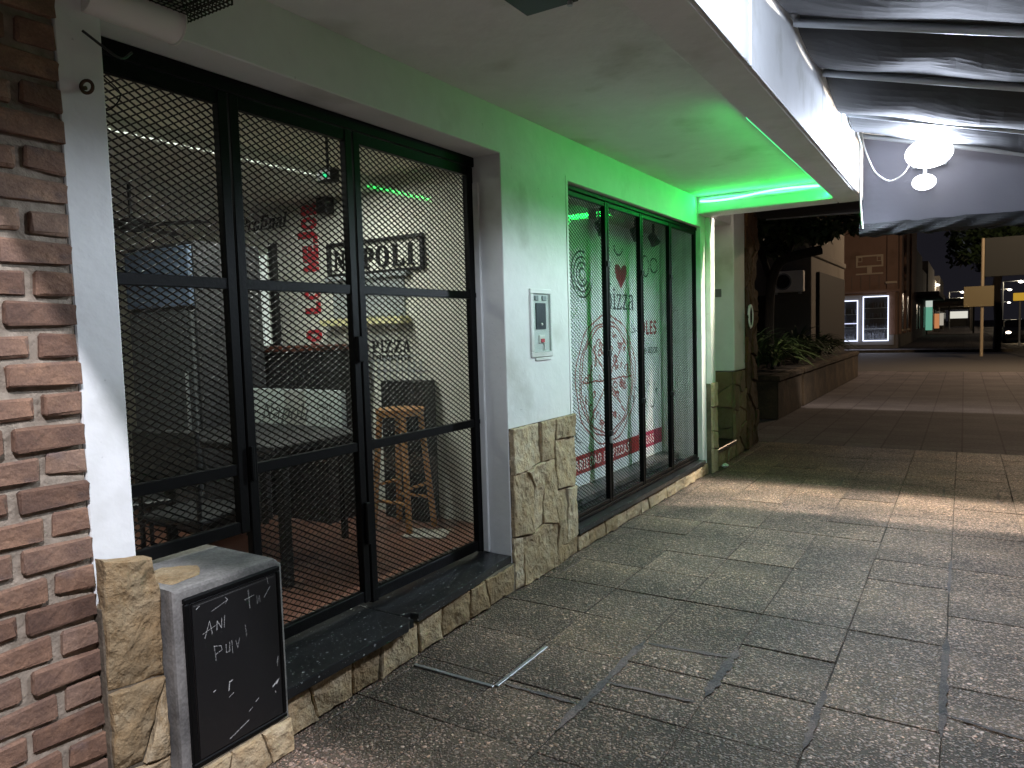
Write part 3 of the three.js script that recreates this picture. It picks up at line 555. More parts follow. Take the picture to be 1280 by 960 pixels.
// ---------------------------------------------------------------- inside the shop, behind the mesh
const font = await new FontLoader().loadAsync('fonts/droid/droid_sans_bold.typeface.json');
const serif = await new FontLoader().loadAsync('fonts/droid/droid_serif_bold.typeface.json');
function letters(str, f, size, width, depth = 0.006, bold = 0) {
  const g = new TextGeometry(str, { font: f, size, depth, curveSegments: 4, bevelEnabled: bold > 0, bevelSize: bold, bevelThickness: 0.001, bevelSegments: 1 });
  g.computeBoundingBox(); const b = g.boundingBox, s = width ? width / (b.max.x - b.min.x) : 1;
  g.translate(-b.min.x, -b.min.y, 0); g.scale(s, 1, 1); return g;
}
{
  const Z = -4.0;
  // red lettering up the wall, one mesh per letter
  const up = thing('wall_lettering', 'tall red letters reading up the interior wall', 'lettering', [-4.22, 1.36, Z]);
  [...'DO LO MEJOR'].forEach((ch, i) => { if (ch === ' ') return; const g = letters(ch, font, 0.15, ch === 'M' ? 0.118 : 0.094, 0.006, 0.009); g.rotateZ(Math.PI / 2); g.translate(0, i * 0.108, 0.003); part('letter', g, M.red, up); });
  const pz = thing('wall_lettering', 'black block letters on the interior wall near the wooden stool', 'lettering', [-3.72, 1.3, Z]);
  [...'PIZZA'].forEach((ch, i) => { const g = letters(ch, serif, 0.09, ch === 'I' ? 0.035 : 0.07); g.translate([0, 0.085, 0.13, 0.215, 0.3][i] + 0.01, 0.075, 0.0015); part('letter', g, M.black, pz); });
  const g2 = letters('CORRIENTE', font, 0.042, 0.37); g2.translate(0.01, 0.015, 0.0015); part('small_line', g2, M.black, pz);
  const sc = thing('wall_lettering', 'dark slanted script high on the interior wall', 'lettering', [-5.12, 2.38, Z]);
  { const g = letters('Profinal', serif, 0.11, 0.55); g.applyMatrix4(new THREE.Matrix4().makeShear(0, 0, 0.3, 0, 0, 0)); g.translate(0, 0, 0.0015); part('script', g, M.black, sc); }
  const sg = thing('hanging_sign', 'black framed cut out letter sign on the interior wall', 'sign', [-4.11, 1.95, Z]);
  for (const [a, b, c, d] of [[0, 0.93, 0.225, 0.25], [0, 0.93, 0, 0.022], [0, 0.03, 0.0225, 0.2245], [0.9, 0.93, 0.0225, 0.2245]]) part('frame_bar', bx(a, b, c, d, 0.002, 0.03, 0.003), M.black, sg);
  [...'NAPOLI'].forEach((ch, i) => { const g = letters(ch, serif, 0.15, ch === 'I' ? 0.06 : 0.115, 0.012); g.translate(0.06 + i * 0.142, 0.045, 0.004); part('letter', g, M.black, sg); });
  // serving hatch
  const h = thing('serving_hatch', 'grey serving hatch with a yellowish ledge under the cut out sign', 'hatch', [-4.1, 1.58, Z]);
  part('shutter', bx(0.03, 0.73, 0.06, 0.33, 0.002, 0.02, 0.003), M.greyPaint, h);
  part('ledge', bx(-0.02, 0.78, 0.0, 0.05, 0.002, 0.12, 0.004), S({ color: lin(0.5, 0.47, 0.25), roughness: 0.6 }), h);
  part('head', bx(-0.02, 0.78, 0.335, 0.37, 0.002, 0.05, 0.004), M.greyPaint, h);
  // lit glimpses of the kitchen: two glowing door lights
  const kd = thing('kitchen_door', 'dark kitchen door edge with a lit glass strip behind the counter', 'door', [-4.98, 0.2, Z]);
  part('door_leaf', bx(-0.42, 0.08, 0.0, 2.02, 0.002, 0.03, 0.004), S({ color: lin(0.12, 0.12, 0.12), roughness: 0.5 }), kd);
  part('light_strip', bx(0.09, 0.17, 1.25, 1.98, 0.003, 0.02, 0.003), glow(0.55, 0.6, 0.55), kd);
  part('light_strip', bx(0.03, 0.15, 1.22, 1.42, 0.031, 0.04, 0.003), glow(0.5, 0.55, 0.52), kd);
  part('edge_post', bx(0.24, 0.30, 0.9, 2.06, 0.002, 0.05, 0.004), M.black, kd);
  const ws = thing('lit_window', 'narrow lit window slit far inside the shop', 'window', [-5.55, 1.4, Z]);
  part('window_glow', bx(0, 0.09, 0, 0.76, 0.003, 0.02, 0.003), glow(0.5, 0.55, 0.55), ws);
  part('sash', bx(-0.03, 0.12, -0.04, -0.005, 0.003, 0.04, 0.003), M.black, ws);
  // bar counter and boards
  const fr = thing('display_fridge', 'tall dark drinks fridge with a bluish header inside the shop', 'fridge', [-4.6, 0.2, -3.18]);
  part('cabinet', bx(-0.38, 0.38, 0, 1.95, -0.27, 0.25, 0.012), S({ color: lin(0.03, 0.03, 0.033), roughness: 0.5 }), fr);
  part('door', bx(-0.35, 0.35, 0.12, 1.5, 0.2505, 0.28, 0.006), S({ color: lin(0.07, 0.075, 0.08), roughness: 0.2 }), fr);
  part('header', bx(-0.36, 0.36, 1.53, 1.92, 0.2505, 0.285, 0.006), S({ color: lin(0.08, 0.11, 0.17), roughness: 0.4 }), fr);
  part('handle', rod([0.3, 0.6, 0.3], [0.3, 1.1, 0.3], 0.012), M.steel, fr);
  const bar = thing('bar_counter', 'dark bar counter with a brown wooden top along the wall', 'counter', [0, 0.2, 0]);
  part('body', bx(-5.25, -3.72, 0, 1.2, -3.52, -3.9, 0.006), M.black, bar);
  part('top', bx(-5.3, -3.68, 1.203, 1.245, -3.47, -3.94, 0.006), M.darkWood, bar);
  const boardTex = canvasTex(640, 220, (c) => { c.fillStyle = '#9fa7a3'; c.fillRect(0, 0, 640, 220); c.fillStyle = '#8d8f89'; c.fillRect(240, 0, 150, 220); c.fillStyle = '#3b403e'; c.font = '110px serif'; c.save(); c.transform(1, 0, -0.35, 1, 40, 0); c.fillText('Napoli', 70, 150); c.restore(); c.font = '46px serif'; c.fillText('resto', 470, 90); c.fillText('bar', 500, 150); });
  const bd = thing('front_board', 'pale grey printed board across the front of the bar counter', 'board', [0, 0, 0]);
  part('panel', bx(-4.2, -3.33, 0.86, 1.16, -3.3, -3.33, 0.003), M.greyPaint, bd);
  { const p = new THREE.PlaneGeometry(0.85, 0.29); p.translate(-3.765, 1.01, -3.298); part('print', p, S({ map: boardTex, roughness: 0.6 }), bd); }
  for (const x of [-4.15, -3.38]) part('post', bx(x - 0.02, x + 0.02, 0.201, 0.859, -3.302, -3.332, 0.003), M.black, bd);
  const tb = thing('dining_table', 'black rectangular table before the pale board', 'table', [-3.5, 0.2, -2.8]);
  part('table_top', bx(-0.55, 0.55, 0.71, 0.75, -0.35, 0.35, 0.006), M.black, tb);
  for (const x of [-0.5, 0.5]) for (const z of [-0.28, 0.28]) part('leg', bx(x - 0.025, x + 0.025, 0, 0.709, z - 0.025, z + 0.025, 0.004), M.black, tb);
  for (const [x, z, r, l] of [[-3.25, -2.2, 0.2, 'black chair turned a little, on the gate side of the table'], [-3.85, -2.15, -0.3, 'black chair angled away beside the other one at the table']]) {
    const c = thing('dining_chair', l, 'chair', [x, 0.2, z], 'black chairs at the shop table'); c.rotation.y = r;
    part('seat', bx(-0.2, 0.2, 0.43, 0.46, -0.2, 0.2, 0.008), M.black, c);
    part('backrest', bx(-0.2, 0.2, 0.6, 0.88, 0.17, 0.2, 0.008), M.black, c);
    for (const sx of [-0.18, 0.18]) for (const sz of [-0.18, 0.185]) part('leg', rod([sx, 0, sz], [sx, sz > 0 ? 0.88 : 0.43, sz], 0.012), M.black, c);
  }
  // tall cabinet and the wooden stool
  const cb = thing('drinks_cabinet', 'narrow black cabinet with wire rack against the wall', 'cabinet', [0, 0.2, 0]);
  part('body', bx(-3.52, -3.12, 0, 0.98, -3.86, -3.985, 0.006), M.black, cb);
  part('rack', merge([rod([-3.66, 1.05, -3.9], [-3.12, 1.05, -3.9], 0.006), rod([-3.66, 1.12, -3.92], [-3.2, 1.16, -3.92], 0.006), ...Array.from({ length: 9 }, (_, k) => rod([-3.62 + k * 0.055, 0.981, -3.9], [-3.62 + k * 0.055 + rr(-0.02, 0.02), 1.13, -3.91], 0.005))]), M.steel, cb);
  const st = thing('bar_stool', 'wooden bar stool with four splayed legs and a round seat', 'stool', [-3.19, 0.2, -3.68]);
  part('seat', new THREE.CylinderGeometry(0.165, 0.155, 0.045, 28).translate(0, 0.79, 0), M.wood, st);
  for (const [sx, sz] of [[-1, -1], [1, -1], [1, 1], [-1, 1]]) part('leg', rod([sx * 0.155, 0, sz * 0.13], [sx * 0.1, 0.768, sz * 0.09], 0.021), M.wood, st);
  for (const s of [-1, 1]) { part('rung', rod([-0.145, 0.2, s * 0.12], [0.145, 0.2, s * 0.12], 0.011), M.wood, st); part('rung', rod([s * 0.137, 0.3, -0.115], [s * 0.137, 0.3, 0.115], 0.011), M.wood, st); }
  const sp = thing('wall_speaker', 'small black loudspeaker fixed high on the interior wall', 'speaker', [-4.07, 2.42, Z]);
  part('box', bx(-0.055, 0.055, 0.0, 0.12, 0.012, 0.1, 0.008), M.black, sp); part('bracket', bx(-0.02, 0.02, 0.03, 0.08, 0.0015, 0.0115, 0.002), M.steel, sp);
  const ct = thing('carton', 'pale flattened carton lying on the shop floor by the gate', 'carton', [-2.95, 0.2, -3.62]);
  part('board', bx(-0.14, 0.14, 0.0005, 0.012, -0.1, 0.1, 0.003), S({ color: lin(0.35, 0.33, 0.28), roughness: 0.9 }), ct); ct.rotation.y = 0.4;
  const cf = thing('ceiling_fan', 'dark ceiling fan hanging in the unlit back of the shop', 'fan', [-4.6, 2.26, -2.75]);
  part('rod', rod([0, 0.02, 0], [0, 0.279, 0], 0.012), M.black, cf); part('hub', new THREE.CylinderGeometry(0.09, 0.07, 0.07, 20), M.black, cf);
  for (let k = 0; k < 4; k++) { const b = part('blade', bx(0.085, 0.52, -0.006, 0.004, -0.05, 0.05, 0.003), M.black, cf); b.rotation.set(0, k * Math.PI / 2 + 0.4, 0); }
  // dotted LED strip along the bulkhead and the light it gives
  const led = thing('led_strip', 'white dotted LED strip along the bulkhead inside the shop', 'LED strip', [-3.594, 2.552, 0]);
  part('tape', bx(-0.005, 0.001, -0.006, 0.006, -1.55, -3.6, 0.001), M.whitePaint, led);
  for (let k = 0; k < 44; k++) part('diode_light', bx(0.0012, 0.007, -0.005, 0.005, -1.6 - k * 0.045, -1.622 - k * 0.045, 0.001), glow(1.3, 1.4, 1.2), led);
  const l = new THREE.RectAreaLight(0xf4f9ee, POWER.shop / (2 * 0.03), 2.0, 0.03); l.position.set(-3.57, 2.535, -2.6); l.lookAt(-3.45, 0.2, -2.6); scene.add(l);
}

// ---------------------------------------------------------------- things on the front
{ // meter housing with its black door and the stone beside it
  const t = thing('meter_housing', 'grey cement meter housing with a scratched black iron door below the gate', 'meter housing');
  const sh = new THREE.Shape([[1.292, 0.0], [1.722, 0.0], [1.722, 0.69], [1.69, 0.718], [1.292, 0.726]].map((p) => new THREE.Vector2(...p)));
  let g = new THREE.ExtrudeGeometry(sh, { depth: 0.43, bevelEnabled: true, bevelThickness: 0.012, bevelSize: 0.012, bevelOffset: -0.012, bevelSegments: 2 });
  g.rotateY(Math.PI / 2); g.translate(-2.52, 0, 0);
  part('body', metric(g), M.concrete, t);
  part('side_block', bx(-2.52, -2.165, 0, 0.722, -1.129, -1.29, 0.012), M.stoneMortar, t);
  const scr = canvasTex(512, 720, (c, w, h) => {
    c.fillStyle = '#101011'; c.fillRect(0, 0, w, h);
    for (let k = 0; k < 900; k++) { const a = rr(0.02, 0.09); c.fillStyle = `rgba(150,150,145,${a})`; c.beginPath(); c.arc(rr(0, w), rr(0, h), rr(0.6, 3.2), 0, 7); c.fill(); }
    for (let k = 0; k < 40; k++) { c.strokeStyle = `rgba(170,170,165,${rr(0.05, 0.2)})`; c.lineWidth = rr(0.6, 1.6); c.beginPath(); const x = rr(0, w), y = rr(0, h); c.moveTo(x, y); c.lineTo(x + rr(-30, 30), y + rr(-20, 40)); c.stroke(); }
    c.strokeStyle = 'rgba(205,205,200,0.62)'; c.lineCap = 'round'; c.lineWidth = 5;
    const stroke = (pts, lw = 5) => { for (let q = 0; q < 3; q++) { c.lineWidth = lw * rr(0.25, 0.5); c.setLineDash([rr(4, 30), rr(2, 8)]); c.beginPath(); pts.forEach((p, i) => c[i ? 'lineTo' : 'moveTo'](p[0] + rr(-3, 3), p[1] + rr(-3, 3))); c.stroke(); } c.setLineDash([]); };
    stroke([[60, 175], [92, 105], [105, 168]]); stroke([[52, 150], [130, 132]], 4); stroke([[130, 160], [136, 118], [158, 156], [162, 112]]); stroke([[175, 160], [180, 105]], 4);
    stroke([[110, 62], [205, 36], [190, 22]], 4); stroke([[200, 38], [188, 52]], 3);
    stroke([[305, 70], [365, 62]]); stroke([[330, 30], [334, 120]], 4); stroke([[380, 70], [384, 112], [398, 76], [404, 110]], 3); stroke([[430, 96], [470, 52]], 5); stroke([[455, 0], [458, 34]], 5);
    stroke([[110, 228], [118, 300]], 4); stroke([[108, 230], [150, 240], [152, 262], [116, 270]], 4); stroke([[178, 244], [176, 282], [196, 284], [200, 240]], 4); stroke([[215, 238], [215, 300]], 4); stroke([[238, 244], [248, 286], [262, 240]], 3); stroke([[300, 190], [306, 250]], 4);
    stroke([[180, 470], [186, 430], [206, 428]], 8); stroke([[178, 500], [208, 490]], 5); stroke([[90, 440], [104, 436]], 7); stroke([[295, 620], [318, 608]], 6); stroke([[340, 590], [360, 580]], 6);
    stroke([[455, 560], [490, 540], [480, 556]], 13); stroke([[470, 590], [472, 598]], 6); stroke([[170, 702], [290, 660]], 6); stroke([[492, 470], [500, 420], [488, 450]], 5); stroke([[24, 30], [40, 18]], 7); stroke([[10, 10], [500, 8]], 2);
  });
  const door = part('door', bx(-2.078, -2.066, 0.15, 0.672, -1.345, -1.685, 0.004), M.blackGloss, t);
  const p = new THREE.PlaneGeometry(0.33, 0.51); p.rotateY(Math.PI / 2); p.translate(-2.0645, 0.411, -1.515);
  part('scratched_paint', p, S({ map: scr, roughness: 0.42 }), door);
  for (const [a, b, c, d] of [[0.6725, 0.69, -1.326, -1.7], [0.134, 0.1495, -1.326, -1.7], [0.15, 0.672, -1.326, -1.3445], [0.15, 0.672, -1.6855, -1.7]]) part('door_frame', bx(-2.092, -2.064, a, b, c, d, 0.003), M.iron, t);
  const st = part('stone_facing', bx(-2.1645, -2.14, 0, 0.72, -1.11, -1.291, 0.002), M.stoneMortar, t);
  cladding(st, [[[1.112, 0.47], [1.285, 0.45], [1.287, 0.72], [1.26, 0.84], [1.112, 0.87]], [[1.112, 0.22], [1.2, 0.21], [1.285, 0.45], [1.112, 0.465]], [[1.205, 0.2], [1.288, 0.19], [1.288, 0.45]], [[1.112, 0.002], [1.288, 0.002], [1.288, 0.185], [1.112, 0.212]]], M.stone, onFront(-2.14), 0.003, 0.022, 0.014);
  const low = part('stone_facing', bx(-2.075, -2.07, 0, 0.128, -1.3, -1.715, 0.002), M.stoneMortar, t);
  cladding(low, rowOfStones(1.3, 1.715, 0.001, 0.126, 0.12, 0.22), M.stone, onFront(-2.07), 0.004, 0.02, 0.014);
  cladding(t.children[0], [[[2.13, 1.33], [2.22, 1.31], [2.31, 1.33], [2.33, 1.42], [2.24, 1.5], [2.15, 1.45]]], M.stone, (u, v, w) => [-u, 0.722 + w * 0.35, -v], 0.004, 0.02, 0.02);
}
{ // electric meter box on the pier
  const t = thing('electric_meter_box', 'recessed electric meter box with a clear window on the white pier', 'meter box', [W, 1.34, -3.75]);
  const H = 0.415, D = 0.262;
  for (const [y0, y1, z0, z1] of [[0, 0.035, 0, -D], [H - 0.03, H, 0, -D], [0.0355, H - 0.0305, 0, -0.035], [0.0355, H - 0.0305, -D + 0.022, -D]]) part('frame', bx(0.0005, 0.014, y0, y1, z0, z1, 0.004), M.plaster, t);
  part('back_plate', bx(0.0005, 0.003, 0.036, H - 0.031, -0.0355, -D + 0.0225, 0.0005), S({ color: lin(0.045, 0.055, 0.068), roughness: 0.5 }), t);
  part('meter', bx(0.0031, 0.01, 0.17, 0.33, -0.07, -0.19, 0.003), S({ color: lin(0.06, 0.07, 0.08), roughness: 0.35 }), t);
  part('seal', new THREE.SphereGeometry(0.009, 12, 8).translate(0.012, 0.2, -0.13), M.whitePaint, t);
  part('breaker', bx(0.0031, 0.012, 0.085, 0.135, -0.1, -0.17, 0.003), M.whitePaint, t);
  part('breaker_lever', bx(0.0121, 0.018, 0.09, 0.112, -0.115, -0.155, 0.002), M.red, t);
  part('wire', tube([[0.008, 0.084, -0.16], [0.011, 0.06, -0.165], [0.008, 0.04, -0.16]], 0.005, 10, 6), M.whitePaint, t);
  part('bracket', bx(0.0031, 0.011, 0.345, 0.375, -0.06, -0.1, 0.002), M.greyPaint, t);
  part('bracket', bx(0.0031, 0.011, 0.345, 0.375, -0.15, -0.2, 0.002), M.greyPaint, t);
  part('window_pane', bx(0.0142, 0.0165, 0.03, H - 0.025, -0.03, -D + 0.018, 0.0004), M.glass, t);
  part('broken_edge', bx(0.0005, 0.012, -0.022, -0.003, -0.05, -D + 0.02, 0.005), M.plaster, t);
}
{ // rusty eye on the pillar
  const t = thing('wall_eye', 'rusty iron eye screwed into the white pillar', 'hook', [W, 2.25, -1.2]);
  const rust = S({ color: 0x4a3626, roughness: 0.9 });
  part('ring', new THREE.TorusGeometry(0.018, 0.005, 8, 18).rotateY(0.5).translate(0.024, 0, 0), rust, t);
  part('shank', rod([0.0, 0, 0], [0.012, 0, -0.004], 0.006), rust, t);
}
{ // wire cage and duct over the gate
  const t = thing('wire_cage', 'dark wire cage with a boxed unit inside, fixed above the gate', 'cage', [0, 0, 0]);
  const x0 = W + 0.004, x1 = -1.96, y0 = 2.545, y1 = 2.74, z0 = -1.15, z1 = -1.545, bars = [];
  const wire = S({ color: 0x2a2823, roughness: 0.6, metalness: 0.3 });
  for (let k = 0; k <= 13; k++) { const x = x0 + (x1 - x0) * k / 13; part('wire', rod([x, y0, z0], [x, y0, z1], 0.0022, 5), wire, t); part('wire', rod([x, y0, z1], [x, y1, z1], 0.0022, 5), wire, t); }
  for (let k = 0; k <= 20; k++) { const z = z0 + (z1 - z0) * k / 20; part('wire', rod([x0, y0 + 0.0035, z], [x1, y0 + 0.0035, z], 0.0022, 5), wire, t); part('wire', rod([x1 + 0.003, y0, z], [x1 + 0.003, y1, z], 0.0022, 5), wire, t); }
  for (let k = 1; k <= 9; k++) { const y = y0 + (y1 - y0) * k / 10; part('wire', rod([x0, y, z1 - 0.003], [x1, y, z1 - 0.003], 0.0022, 5), wire, t); part('wire', rod([x1 + 0.0055, y, z0], [x1 + 0.0055, y, z1], 0.0022, 5), wire, t); }
  part('unit', bx(x0 + 0.03, x1 - 0.04, y0 + 0.035, y1 - 0.01, z0 - 0.03, z1 + 0.06, 0.01), S({ color: 0x5b534a, roughness: 0.7 }), t);
  const d = thing('pipe_casing', 'white rounded pipe casing ending at the lintel beside the pillar', 'pipe casing', [0, 0, 0]);
  const cg = new THREE.CylinderGeometry(0.06, 0.06, 0.3, 28); cg.rotateX(Math.PI / 2); cg.translate(W + 0.01, 2.53, -1.36);
  part('casing', cg, M.whitePaint, d);
  part('end_ring', new THREE.TorusGeometry(0.061, 0.004, 8, 30).translate(W + 0.01, 2.53, -1.507), M.whitePaint, d);
  part('wire', tube([[W + 0.02, 2.41, -1.2], [W + 0.03, 2.36, -1.3], [W + 0.0, 2.4, -1.36]], 0.004, 16, 6), M.black, d);
}
{ // black loudspeaker under the canopy
  const t = thing('canopy_speaker', 'black box hanging from the canopy ceiling over the door', 'speaker', [-1.27, SOFFIT, -2.3]);
  part('box', bx(-0.12, 0.1, -0.085, -0.03, -0.1, 0.12, 0.006), M.black, t);
  part('bracket', bx(-0.03, 0.03, -0.0295, -0.0005, -0.05, 0.05, 0.003), M.steel, t);
  part('screw', rod([0.07, -0.1, -0.08], [0.07, -0.085, -0.08], 0.01), M.galv, t);
}
{ // green LED tubes on the inner face of the canopy's end beam
  const t = thing('green_led_tube', 'pair of sagging green LED tubes glowing under the canopy end', 'LED tube', [0, 0, -6.975]);
  const core = glow(1.0, 5.0, 2.4);
  const A = [], B = [];
  for (let k = 0; k <= 24; k++) { const u = k / 24, x = -2.17 + 1.15 * u; A.push([x, 2.706 - 0.022 * Math.sin(u * 6.2 + 0.4) * (1 - u * 0.5), 0]); B.push([x, 2.704 + 0.018 * Math.sin(u * 6.2 + 0.4) * (1 - u * 0.6), -0.012]); }
  part('light_tube', tube(A, 0.0075, 80, 8), core, t); part('light_tube', tube(B, 0.006, 80, 8), glow(0.3, 2.6, 0.9), t);
  part('backing_strip', bx(-2.19, -1.005, 2.675, 2.735, -0.024, -0.0205, 0.001), M.whitePaint, t);
  for (const x of [-2.15, -1.6, -1.05]) part('clip', bx(x - 0.006, x + 0.006, 2.68, 2.73, -0.02, -0.014, 0.001), M.whitePaint, t);
  const l = new THREE.RectAreaLight(0x1cff5c, POWER.green / (1.14 * 0.05) * 0.1, 1.14, 0.05); l.position.set(-1.6, 2.69, -6.955); l.lookAt(-1.6, 2.5, -6.3); scene.add(l);
  const u = thing('green_led_tube', 'long green LED tube on the inner side of the canopy front beam', 'LED tube', [-1.012, 2.62, 0]);
  part('light_tube', rod([0, 0, -4.1], [0, 0, -6.95], 0.0075, 8), glow(0.12, 1.2, 0.4), u);
  for (const z of [-4.2, -4.8, -5.4, -6.1, -6.8]) part('clip', bx(0.009, 0.0215, -0.006, 0.006, z, z - 0.015, 0.001), M.whitePaint, u);
  const k = new THREE.RectAreaLight(0x1cff5c, POWER.greenLong / (2.8 * 0.03) * 0.1, 2.8, 0.03); k.position.set(-1.03, 2.64, -5.6); k.lookAt(-2.2, 1.45, -5.6); scene.add(k);
}

// ---------------------------------------------------------------- awning over the pavement
{
  const t = thing('awning', 'dark vinyl awning on pipe ribs sloping from the white fascia over the pavement', 'awning');
  const ribs = [-0.43, -1.6, -2.85, -4.05, -4.95, -6.0, -6.75], X0 = FASCIA + 0.03, X1 = 2.3, yAt = (x) => TOP - 0.03 - 0.285 * (x - X0);
  const nx = 26, tris = [], sag = [0.1, 0.1, 0.1, 0.085, 0.12, 0.08];
  const pt = (x, b, s) => { const z = ribs[b] + (ribs[b + 1] - ribs[b]) * s, q = Math.pow(4 * s * (1 - s), 0.8), w = 0.010 * Math.sin(x * 9 + b * 2 + s * 5) * q + 0.02 * (fbm(x * 0.31 + 5, z * 0.27 + 9, 6, 4, 141) - 0.5); return [x, yAt(x) - sag[b] * q + w + 0.022, z]; };
  for (let b = 0; b < ribs.length - 1; b++) for (let i = 0; i < nx; i++) for (let s = 0; s < 14; s++) {
    const xa = X0 + (X1 - X0) * i / nx, xb = X0 + (X1 - X0) * (i + 1) / nx, p = pt(xa, b, s / 14), q = pt(xb, b, s / 14), r = pt(xb, b, (s + 1) / 14), u = pt(xa, b, (s + 1) / 14);
    tris.push(...p, ...q, ...r, ...p, ...r, ...u);
  }
  part('cloth', metric(fromTris(tris)), M.vinyl, t);
  for (const z of ribs) part('rib', rod([FASCIA + 0.03, yAt(FASCIA + 0.03) - 0.02, z], [X1, yAt(X1) - 0.02, z], 0.021, 14), M.galv, t);
  part('front_rail', rod([X1, yAt(X1) - 0.02, ribs[0]], [X1, yAt(X1) - 0.02, ribs[6]], 0.024), M.galv, t);
  part('wall_rail', rod([FASCIA + 0.034, TOP - 0.018, -0.43], [FASCIA + 0.034, TOP - 0.018, -7.3], 0.02), M.galv, t);
  for (const z of [-4.8, -6.02, -6.55, -2.9, -1.65]) { part('clamp', bx(FASCIA + 0.013, FASCIA + 0.075, TOP - 0.05, TOP - 0.012, z + 0.03, z - 0.03, 0.006), M.galv, t); }
  part('hook_rod', tube([[FASCIA + 0.03, TOP - 0.05, -5.72], [FASCIA + 0.025, TOP - 0.2, -5.76], [FASCIA + 0.022, TOP - 0.42, -5.78], [FASCIA + 0.03, TOP - 0.445, -5.8], [FASCIA + 0.034, TOP - 0.425, -5.82]], 0.006, 24, 6), M.galv, t);
  part('hook_rod', tube([[FASCIA + 0.02, TOP - 0.1, -5.5], [FASCIA + 0.03, TOP - 0.04, -5.62]], 0.006, 8, 6), M.black, t);
  // the end curtain and its gathered hem
  const zc = -6.78, xl = -0.735, tc = [], nX = 60, nY = 14;
  const cp = (i, j) => { const x = xl + (X1 - xl) * i / nX, top = yAt(x) + 0.0, bot = 2.29 - 0.012 * (x - xl), y = top + (bot - top) * j / nY, v = j / nY; return [x, y, zc - 0.025 * Math.sin(v * 3.14) + 0.012 * Math.sin(x * 5 + v * 3) * v + 0.012 * (fbm(x * 0.3 + 3, y * 0.3 + 8, 5, 4, 151) - 0.5)]; };
  for (let i = 0; i < nX; i++) for (let j = 0; j < nY; j++) { const a = cp(i, j), b = cp(i + 1, j), c = cp(i + 1, j + 1), d = cp(i, j + 1); tc.push(...a, ...b, ...c, ...a, ...c, ...d); }
  part('end_curtain', metric(fromTris(tc)), M.curtain, t);
  const hem = [], nr = 12, nl = 150, hp = (i, k) => {
    const x = xl - 0.02 + (X1 - xl + 0.02) * i / nl, a = k / nr * Math.PI * 1.35 + 0.2, wv = fbm(x * 0.9 + 2, 0.4, 11, 3, 161) - 0.5, R = 0.055 + 0.03 * wv;
    const prof = [Math.sin(a) * R * 0.8, -0.105 * k / nr + 0.02 * Math.cos(a * 1.4)];
    return [x, 2.295 - 0.012 * (x - xl) + prof[1] + 0.02 * wv + 0.012 * Math.sin(x * 31 + k) * (k / nr), zc + 0.006 + prof[0] + 0.014 * Math.sin(x * 23 + k * 0.9)];
  };
  for (let i = 0; i < nl; i++) for (let k = 0; k < nr; k++) { const a = hp(i, k), b = hp(i + 1, k), c = hp(i + 1, k + 1), d = hp(i, k + 1); hem.push(...a, ...d, ...c, ...a, ...c, ...b); }
  part('gathered_hem', metric(fromTris(hem)), M.vinyl, t);
  part('rope', tube([[FASCIA + 0.04, TOP - 0.03, -6.7], [-0.75, 2.75, -6.72], [-0.742, 2.45, -6.74], [-0.73, 2.27, -6.75]], 0.008, 24, 6), M.whitePaint, t);
  part('rope', tube([[FASCIA + 0.035, TOP - 0.06, -6.6], [FASCIA + 0.06, TOP - 0.2, -6.66], [-0.738, 2.6, -6.71]], 0.006, 18, 6), M.whitePaint, t);
}
{ // the lit bulbs under the awning
  const t = thing('awning_lamp', 'pair of glowing white lamp domes under the end of the awning', 'lamp', [-0.25, 2.79, -6.6], 'bare bulbs hung under awnings');
  const dome = (w, h, d) => new THREE.SphereGeometry(1, 32, 20).scale(w, h, d);
  part('bulb', dome(0.165, 0.115, 0.1), glow(7, 7.2, 7.8), t);
  const low = part('bulb', dome(0.085, 0.062, 0.06), glow(4, 4.1, 4.4), t); low.position.set(-0.03, -0.22, 0.01);
  part('base_plate', bx(-0.12, 0.12, -0.085, 0.085, -0.09, -0.112, 0.012), M.greyPaint, t);
  part('base_plate', bx(-0.085, 0.025, -0.26, -0.18, -0.04, -0.112, 0.01), M.greyPaint, t);
  part('mounting_arm', bx(-0.045, -0.015, -0.24, 0.16, -0.1125, -0.13, 0.004), M.galv, t);
  part('cord', tube([[-0.03, 0.165, 0.02], [-0.08, 0.06, 0.0], [-0.16, -0.11, -0.03], [-0.27, -0.17, -0.06], [-0.38, -0.08, -0.08], [-0.46, 0.12, -0.09], [-0.49, 0.3, -0.1]], 0.006, 48, 6), M.whitePaint, t);
  const flood = (p, power, size) => { const l = new THREE.SpotLight(COOL, power, 0, 1.5, 0.35); l.position.set(...p); l.castShadow = true; l.shadow.radius = size; t.add(l); l.target.position.set(p[0] - 0.35, p[1] - 0.35, p[2] + 1); t.add(l.target); };
  flood([0, 0, 0], POWER.awning, 5); flood([-0.03, -0.22, 0.01], POWER.awning * 0.03, 3);
}

